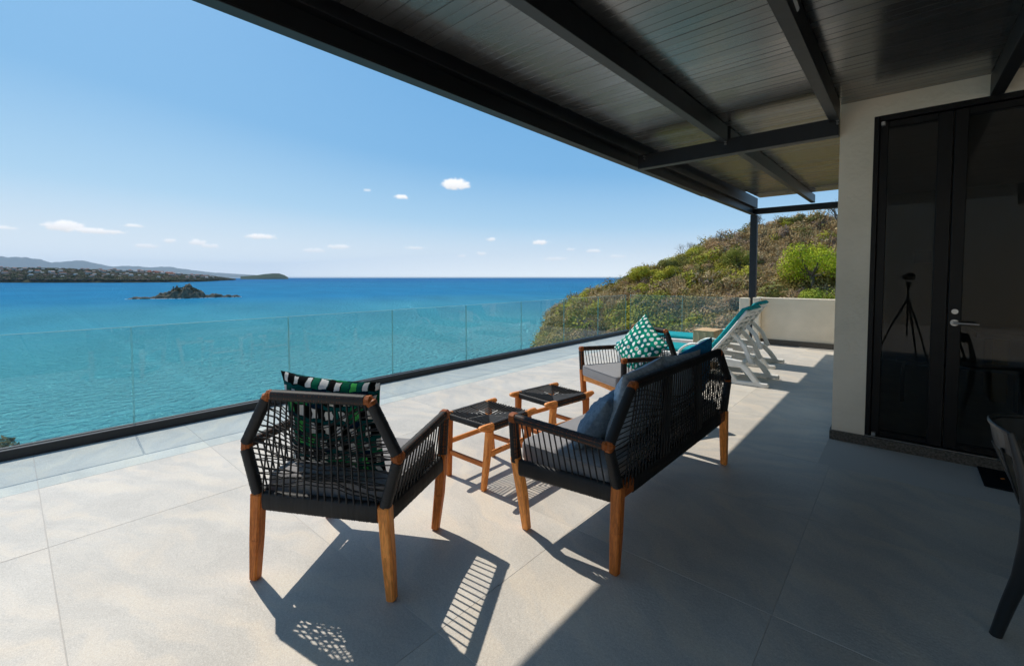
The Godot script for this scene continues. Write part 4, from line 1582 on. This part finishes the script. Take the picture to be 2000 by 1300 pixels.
func make_furniture() -> void:
	# near armchair
	var a1 := thing("woven_armchair", "black cord and teak armchair seen from behind, nearest the camera, with mosaic pillow", "armchair", Vector3(-2.071, 0, -1.1475), deg_to_rad(29.8), "woven armchairs around the low tables")
	woven_seat(a1, 0.343, 0.315, 0.38, 0.253, 1)
	var cu := Shape.new()
	cu.pad(Vector3(0, 0.425, -0.045), Vector3(0.63, 0.115, 0.57), 0.028)
	piping(part("seat_cushion", cu, M.grey_cloth, a1), Vector3(0, 0.425, -0.045), 0.63, 0.57)
	copy(a1, Vector3(-2.085, 0, -4.133), deg_to_rad(153.3), "black cord and teak armchair facing the camera, with green spotted pillow, beyond the low tables")
	# sofa
	var so := thing("woven_sofa", "two seat black cord and teak sofa with blue pillows, its back to the shade", "sofa", Vector3(-1.262, 0, -2.690), deg_to_rad(89.4))
	woven_seat(so, 0.828, 0.80, 0.895, 0.665, 3)
	cu = Shape.new()
	cu.pad(Vector3(0, 0.425, -0.045), Vector3(1.60, 0.115, 0.57), 0.028)
	piping(part("seat_cushion", cu, M.grey_cloth, so), Vector3(0, 0.425, -0.045), 1.60, 0.57)
	# low tables
	var s1 := thing("woven_stool", "low teak stool with black cord seat, nearest to the sofa arm", "stool", Vector3(-2.205, 0, -2.262), deg_to_rad(0.0), "woven stools between the chairs")
	make_stool(s1)
	copy(s1, Vector3(-2.175, 0, -2.99), deg_to_rad(-7.0), "low teak stool with black cord seat, farther one beside the far armchair")
	# pillows
	var mos := mat("mosaic_print", Color(1, 1, 1), 0.9, 0.2)
	mos.albedo_texture = mosaic()
	mos.normal_enabled = true
	mos.normal_texture = M.grey_cloth.normal_texture
	mos.normal_scale = 0.3
	var dot := mat("dot_print", Color(1, 1, 1), 0.9, 0.2)
	dot.albedo_texture = dots()
	dot.normal_enabled = true
	dot.normal_texture = M.grey_cloth.normal_texture
	dot.normal_scale = 0.3
	pillow("mosaic_pillow", "pillow with black, white and green mosaic print on the near armchair", a1, Vector3(0.0, 0.715, 0.165), Vector3(14, 0, -4), 0.50, 0.49, 0.15, mos, 5)
	var far := get_node("woven_armchair_001") as Node3D
	pillow("spotted_pillow", "green pillow with white spots leaning in the far armchair", far, Vector3(-0.06, 0.70, 0.12), Vector3(22, 8, 36), 0.50, 0.50, 0.17, dot, 6)
	pillow("denim_pillow", "faded denim blue pillow behind the near arm of the sofa", so, Vector3(-0.36, 0.69, 0.155), Vector3(14, 4, 2), 0.60, 0.48, 0.17, M.denim, 8)
	pillow("denim_pillow", "faded denim blue pillow in the middle of the sofa back", so, Vector3(0.17, 0.685, 0.155), Vector3(13, -5, -2), 0.56, 0.48, 0.17, M.denim, 18)
	pillow("dark_denim_pillow", "dark navy pillow in front of the faded ones by the near sofa arm", so, Vector3(-0.46, 0.61, 0.02), Vector3(34, 8, 0), 0.52, 0.40, 0.16, M.dark_denim, 9)
	pillow("blue_pillow", "bright blue pillow at the far end of the sofa", so, Vector3(0.47, 0.70, 0.15), Vector3(14, -4, 8), 0.50, 0.50, 0.17, M.bright_blue_cloth, 10)

func piping(on: Node, c: Vector3, w: float, d: float) -> void:
	for y in [0.045, -0.045]:
		var s := Shape.new()
		var pts := []
		for k in 33:
			var a := TAU * k / 32.0
			var x := signf(cos(a)) * pow(absf(cos(a)), 0.12) * (w * 0.5 - 0.002)
			var z := signf(sin(a)) * pow(absf(sin(a)), 0.12) * (d * 0.5 - 0.002)
			pts.append(c + Vector3(x, y, z))
		s.tube(pts, [0.0045], 5, false)
		part("piping", s, M.grey_cloth, on)

func pillow(called: String, label: String, on: Node3D, at: Vector3, turn: Vector3, w: float, h: float, thick: float, m: Material, seed_at: int) -> void:
	var s := Shape.new()
	s.cushion(Transform3D(), w, h, thick, 0.07, 26, seed_at, 0.022)
	var o := part(called, s, m, self)
	o.transform = on.transform * Transform3D(Basis.from_euler(Vector3(deg_to_rad(turn.x), deg_to_rad(turn.y), deg_to_rad(turn.z))), at)
	tag(o, label, "pillow", "loose pillows on the woven seats")

# ------------------------------------------------------------------ loungers
func make_loungers() -> void:
	# local: x towards the head, feet at -x; z across
	var t := thing("sun_lounger", "white plastic sun lounger with turquoise pad, nearer of the two", "sun lounger", Vector3(-2.15, 0, -6.64), 0.0, "sun loungers by the end railing")
	var hw := 0.33
	var s := Shape.new()
	for q in [-1.0, 1.0]:
		s.limb([Vector3(-1.25, 0.285, q * hw), Vector3(-0.4, 0.292, q * hw), Vector3(0.25, 0.30, q * hw), Vector3(0.62, 0.285, q * hw)], [Vector2(0.045, 0.075), Vector2(0.045, 0.085), Vector2(0.045, 0.085), Vector2(0.045, 0.06)], Vector3(0, 0, 1), 0.012)
	s.limb([Vector3(-1.26, 0.285, -hw), Vector3(-1.26, 0.285, hw)], [Vector2(0.05, 0.07)], Vector3.RIGHT, 0.012)
	s.limb([Vector3(0.60, 0.28, -hw), Vector3(0.60, 0.28, hw)], [Vector2(0.05, 0.05)], Vector3.RIGHT, 0.012)
	part("frame", s, M.white_plastic, t)
	for k in 13:
		var b := Shape.new()
		b.box(Vector3(-1.18 + k * 0.092, 0.318, 0), Vector3(0.07, 0.014, 2 * hw - 0.05), 0.003)
		part("slat", b, M.white_plastic, t)
	# loop legs at the head, plainer ones at the foot
	for q in [-1.0, 1.0]:
		var l := Shape.new()
		var zz: float = q * (hw - 0.005)
		l.limb([Vector3(0.33, 0.27, zz), Vector3(0.42, 0.16, zz), Vector3(0.55, 0.0, zz)], [Vector2(0.05, 0.075)], Vector3(0, 0, 1), 0.010)
		l.limb([Vector3(0.60, 0.265, zz), Vector3(0.70, 0.16, zz), Vector3(0.79, 0.04, zz), Vector3(0.88, 0.0, zz)], [Vector2(0.05, 0.07)], Vector3(0, 0, 1), 0.010)
		l.limb([Vector3(0.52, 0.024, zz), Vector3(0.70, 0.024, zz), Vector3(0.92, 0.03, zz)], [Vector2(0.052, 0.06)], Vector3(0, 0, 1), 0.012)
		l.limb([Vector3(0.34, 0.245, zz), Vector3(0.62, 0.245, zz)], [Vector2(0.042, 0.05)], Vector3(0, 0, 1), 0.010)
		part("leg", l, M.white_plastic, t)
		l = Shape.new()
		l.limb([Vector3(-1.10, 0.26, zz), Vector3(-1.14, 0.12, zz), Vector3(-1.18, 0.0, zz)], [Vector2(0.045, 0.09), Vector2(0.042, 0.07), Vector2(0.045, 0.06)], Vector3(0, 0, 1), 0.010)
		part("leg", l, M.white_plastic, t)
		# armrest arch
		var a := Shape.new()
		var pts := []
		for k in 11:
			var f := k / 10.0
			pts.append(Vector3(-0.22 + 0.46 * f, 0.31 + 0.17 * pow(sin(PI * clampf(f * 0.94 + 0.03, 0, 1)), 0.7), q * (hw + 0.01)))
		a.limb(pts, [Vector2(0.05, 0.028)], Vector3(0, 0, 1), 0.009)
		part("armrest", a, M.white_plastic, t)
	# backrest: side rails, slotted panel, prop
	var hinge := Vector3(0.18, 0.335, 0)
	var up := Vector3(0.60, 0.80, 0).normalized()
	var nn := Vector3(up.y, -up.x, 0)
	var L := 0.78
	var b := Shape.new()
	for q in [-1.0, 1.0]:
		b.limb([hinge + Vector3(0, 0, q * 0.285), hinge + up * L * 0.5 + nn * 0.012 + Vector3(0, 0, q * 0.285), hinge + up * L + Vector3(0, 0, q * 0.265)], [Vector2(0.05, 0.04)], Vector3(0, 0, 1), 0.010)
	b.limb([hinge + up * (L - 0.02) + Vector3(0, 0, -0.28), hinge + up * L + Vector3(0, 0, 0), hinge + up * (L - 0.02) + Vector3(0, 0, 0.28)], [Vector2(0.04, 0.05)], nn, 0.010)
	b.limb([hinge + up * 0.02 + Vector3(0, 0, -0.28), hinge + up * 0.02 + Vector3(0, 0, 0.28)], [Vector2(0.04, 0.05)], nn, 0.010)
	# panel as bars left between rows of oval slots
	for k in 7:
		var h0 := 0.08 + k * 0.103
		b.limb([hinge + up * h0 + Vector3(0, 0, -0.265), hinge + up * h0 + Vector3(0, 0, 0.265)], [Vector2(0.018, 0.062)], nn, 0.005)
	for z in [-0.10, 0.10]:
		b.limb([hinge + up * 0.05 + Vector3(0, 0, z), hinge + up * (L - 0.05) + Vector3(0, 0, z)], [Vector2(0.05, 0.017)], Vector3(0, 0, 1), 0.005)
	part("backrest", b, M.white_plastic, t)
	for q in [-1.0, 1.0]:
		var p := Shape.new()
		var from := hinge + up * 0.42 + nn * 0.02 + Vector3(0, 0, q * 0.22)
		p.limb([from, from.lerp(Vector3(0.72, 0.26, q * 0.24), 0.5) + Vector3(0.03, 0.02, 0), Vector3(0.70, 0.27, q * 0.24)], [Vector2(0.045, 0.055)], Vector3(0, 0, 1), 0.008)
		part("prop_strut", p, M.white_plastic, t)
	# thin pad following seat and back, with a turned down head end
	for q in [["seat_pad", [Vector3(-1.24, 0.352, 0), Vector3(-0.6, 0.355, 0), Vector3(0.15, 0.36, 0)]], ["back_pad", [hinge + up * 0.03 - nn * 0.05, hinge + up * 0.30 - nn * 0.040, hinge + up * 0.60 - nn * 0.046, hinge + up * 0.76 - nn * 0.05, hinge + up * 0.825 - nn * 0.02, hinge + up * 0.82 + nn * 0.02]]]:
		var c := Shape.new()
		c.limb(q[1], [Vector2(0.57, 0.05), Vector2(0.575, 0.055), Vector2(0.57, 0.055), Vector2(0.56, 0.05), Vector2(0.54, 0.035), Vector2(0.52, 0.02)], Vector3(0, 0, 1), 0.016)
		part(q[0], c, M.turquoise_cloth, t)
	copy(t, Vector3(-2.33, 0, -8.03), 0.0, "white plastic sun lounger with turquoise pad, farther one next to the end railing")

func make_small() -> void:
	# block side table between the loungers
	var t := thing("wood_block_table", "bleached wood block side table between the loungers", "side table", Vector3(-2.295, 0, -7.33))
	for k in 3:
		var s := Shape.new()
		s.box(Vector3(-0.104 + k * 0.104, 0.275, 0), Vector3(0.1025, 0.545, 0.44), 0.004)
		part("plank", s, M.bleached_wood, t)
	var top := Shape.new()
	top.box(Vector3(0, 0.562, 0), Vector3(0.318, 0.026, 0.452), 0.004)
	part("top_board", top, M.bleached_wood, t)
	# door mat
	var mt := Shape.new()
	mt.box(Vector3(0.82, 0.006, -4.49), Vector3(0.74, 0.012, 0.40), 0.003)
	tag(part("door_mat", mt, M.rubber, self), "black rubber door mat in front of the glass doors", "door mat")
	var lf := Shape.new()
	lf.box(Vector3(0.556, 0.0165, -4.488), Vector3(0.022, 0.008, 0.012), 0.002, Basis(Vector3.UP, 0.6))
	tag(part("fallen_leaf", lf, M.orange_plastic, self), "tiny orange leaf lying on the door mat", "leaf")
	# black chair cut by the right edge, back towards the camera's left
	var c := thing("black_chair", "black plastic chair with curved slatted back at the right edge", "chair", Vector3(0.653, 0, -2.582), deg_to_rad(-28.0))
	var arc := func(f: float, y: float) -> Vector3:
		# f -1 far side .. 1 near side along the curved back; bulging backwards and leaning with height
		var lean := -0.055 * smoothstep(0.42, 0.82, y)
		var bulge := 0.115 * smoothstep(0.30, 0.80, y) + 0.02
		return Vector3(-0.20 + lean - bulge * (1.0 - f * f), y, f * 0.215)
	var rim := Shape.new()
	var pts := []
	for k in 17:
		pts.append(arc.call(k / 8.0 - 1.0, 0.80 + 0.012 * (1.0 - pow(k / 8.0 - 1.0, 2.0))))
	rim.limb(pts, [Vector2(0.012, 0.018)], Vector3(1, 0, 0), 0.004)
	part("back_rim", rim, M.black_plastic, c)
	for row in [["top_panel", 0.715, 0.80], ["lower_rail", 0.50, 0.54]]:
		var shell := Shape.new()
		var rings := []
		for k in 17:
			var f := k / 8.0 - 1.0
			var p0: Vector3 = arc.call(f, row[2])
			var p1: Vector3 = arc.call(f, row[1])
			rings.append(PackedVector3Array([p0, p1, p1 + Vector3(0.009, 0, 0), p0 + Vector3(0.009, 0, 0)]))
		shell.loft(rings)
		part(row[0], shell, M.black_plastic, c)
	for k in 5:
		var f := (k - 2) / 2.6
		var sl := Shape.new()
		sl.limb([arc.call(f, 0.53) + Vector3(0.005, 0, 0), arc.call(f, 0.60) + Vector3(0.005, 0, 0), arc.call(f, 0.73) + Vector3(0.005, 0, 0)], [Vector2(0.009, 0.034)], Vector3.RIGHT, 0.003)
		part("back_slat", sl, M.black_plastic, c)
	for q in [-1.0, 1.0]:
		var l := Shape.new()
		var z: float = q * 0.215
		l.tube([Vector3(-0.272, 0.0, z), Vector3(-0.245, 0.13, z), Vector3(-0.212, 0.27, z), Vector3(-0.195, 0.40, z), Vector3(-0.192, 0.50, z), Vector3(-0.205, 0.60, z), Vector3(-0.232, 0.72, z), Vector3(-0.256, 0.808, z)], [0.019, 0.022, 0.025, 0.027, 0.026, 0.022, 0.017, 0.012], 12)
		part("leg", l, M.black_plastic, c)
		l = Shape.new()
		l.tube([Vector3(0.27, 0.0, q * 0.22), Vector3(0.245, 0.2, q * 0.215), Vector3(0.22, 0.44, q * 0.21)], [0.017, 0.021, 0.024], 10)
		part("leg", l, M.black_plastic, c)
	var seat := Shape.new()
	seat.pad(Vector3(0.03, 0.45, 0), Vector3(0.45, 0.03, 0.45), 0.013, Basis(), -0.006)
	part("seat", seat, M.black_plastic, c)
	# indoors, dim behind the glass
	var tb := thing("dining_table", "dark topped dining table with yellowish timber legs inside the room", "table", Vector3(1.55, 0.074, -7.2))
	var ts := Shape.new()
	ts.box(Vector3(0, 0.715, 0), Vector3(1.9, 0.06, 0.95), 0.006)
	part("tabletop", ts, M.black_plastic, tb)
	for x in [-0.75, 0.75]:
		var l := Shape.new()
		l.box(Vector3(x, 0.34, 0), Vector3(0.12, 0.68, 0.6), 0.006)
		part("leg", l, M.yellow_wood, tb)
	var bn := thing("dark_bench", "dark bench beside the dining table inside the room", "bench", Vector3(0.45, 0.074, -6.4))
	var bs := Shape.new()
	bs.box(Vector3(0, 0.43, 0), Vector3(0.95, 0.04, 0.32), 0.006)
	part("seat", bs, M.black_plastic, bn)
	for x in [-0.42, 0.42]:
		for z in [-0.12, 0.12]:
			var l := Shape.new()
			l.box(Vector3(x, 0.205, z), Vector3(0.035, 0.41, 0.035), 0.003)
			part("leg", l, M.black_plastic, bn)
	# the tripod that the doors mirror
	var back := Vector3(sin(deg_to_rad(YAW)), 0, cos(deg_to_rad(YAW)))
	var tp := thing("camera_tripod", "black camera tripod mirrored in the door glass", "tripod", Vector3(0, 0, 0) + back * 0.12)
	for k in 3:
		var a := deg_to_rad(YAW) + TAU * k / 3.0
		var l := Shape.new()
		l.tube([Vector3(0, 1.06, 0), Vector3(sin(a) * 0.2, 0.60, cos(a) * 0.2), Vector3(sin(a) * 0.42, 0.0, cos(a) * 0.42)], [0.016, 0.014, 0.010], 8)
		part("leg", l, M.black_plastic, tp)
	var cc := Shape.new()
	cc.tube([Vector3(0, 0.45, 0), Vector3(0, 1.26, 0)], [0.014], 10)
	part("centre_column", cc, M.black_plastic, tp)
	var hd := Shape.new()
	hd.box(Vector3(0, 1.28, 0), Vector3(0.07, 0.07, 0.07), 0.01)
	hd.box(Vector3(0, 1.325, 0), Vector3(0.06, 0.015, 0.08), 0.003)
	part("tripod_head", hd, M.black_plastic, tp)
	var pc := thing("photo_camera", "black camera with lens on the tripod", "camera", Vector3(0, 1.4, 0) + back * 0.12, deg_to_rad(YAW))
	var body := Shape.new()
	body.box(Vector3(0, 0, 0.02), Vector3(0.14, 0.095, 0.06), 0.008)
	body.box(Vector3(0, 0.06, 0.015), Vector3(0.05, 0.03, 0.05), 0.006)
	part("body", body, M.black_plastic, pc)
	var ln := Shape.new()
	ln.tube([Vector3(0, 0, -0.01), Vector3(0, 0, -0.09)], [0.036, 0.034], 18)
	part("lens", ln, M.black_plastic, pc)
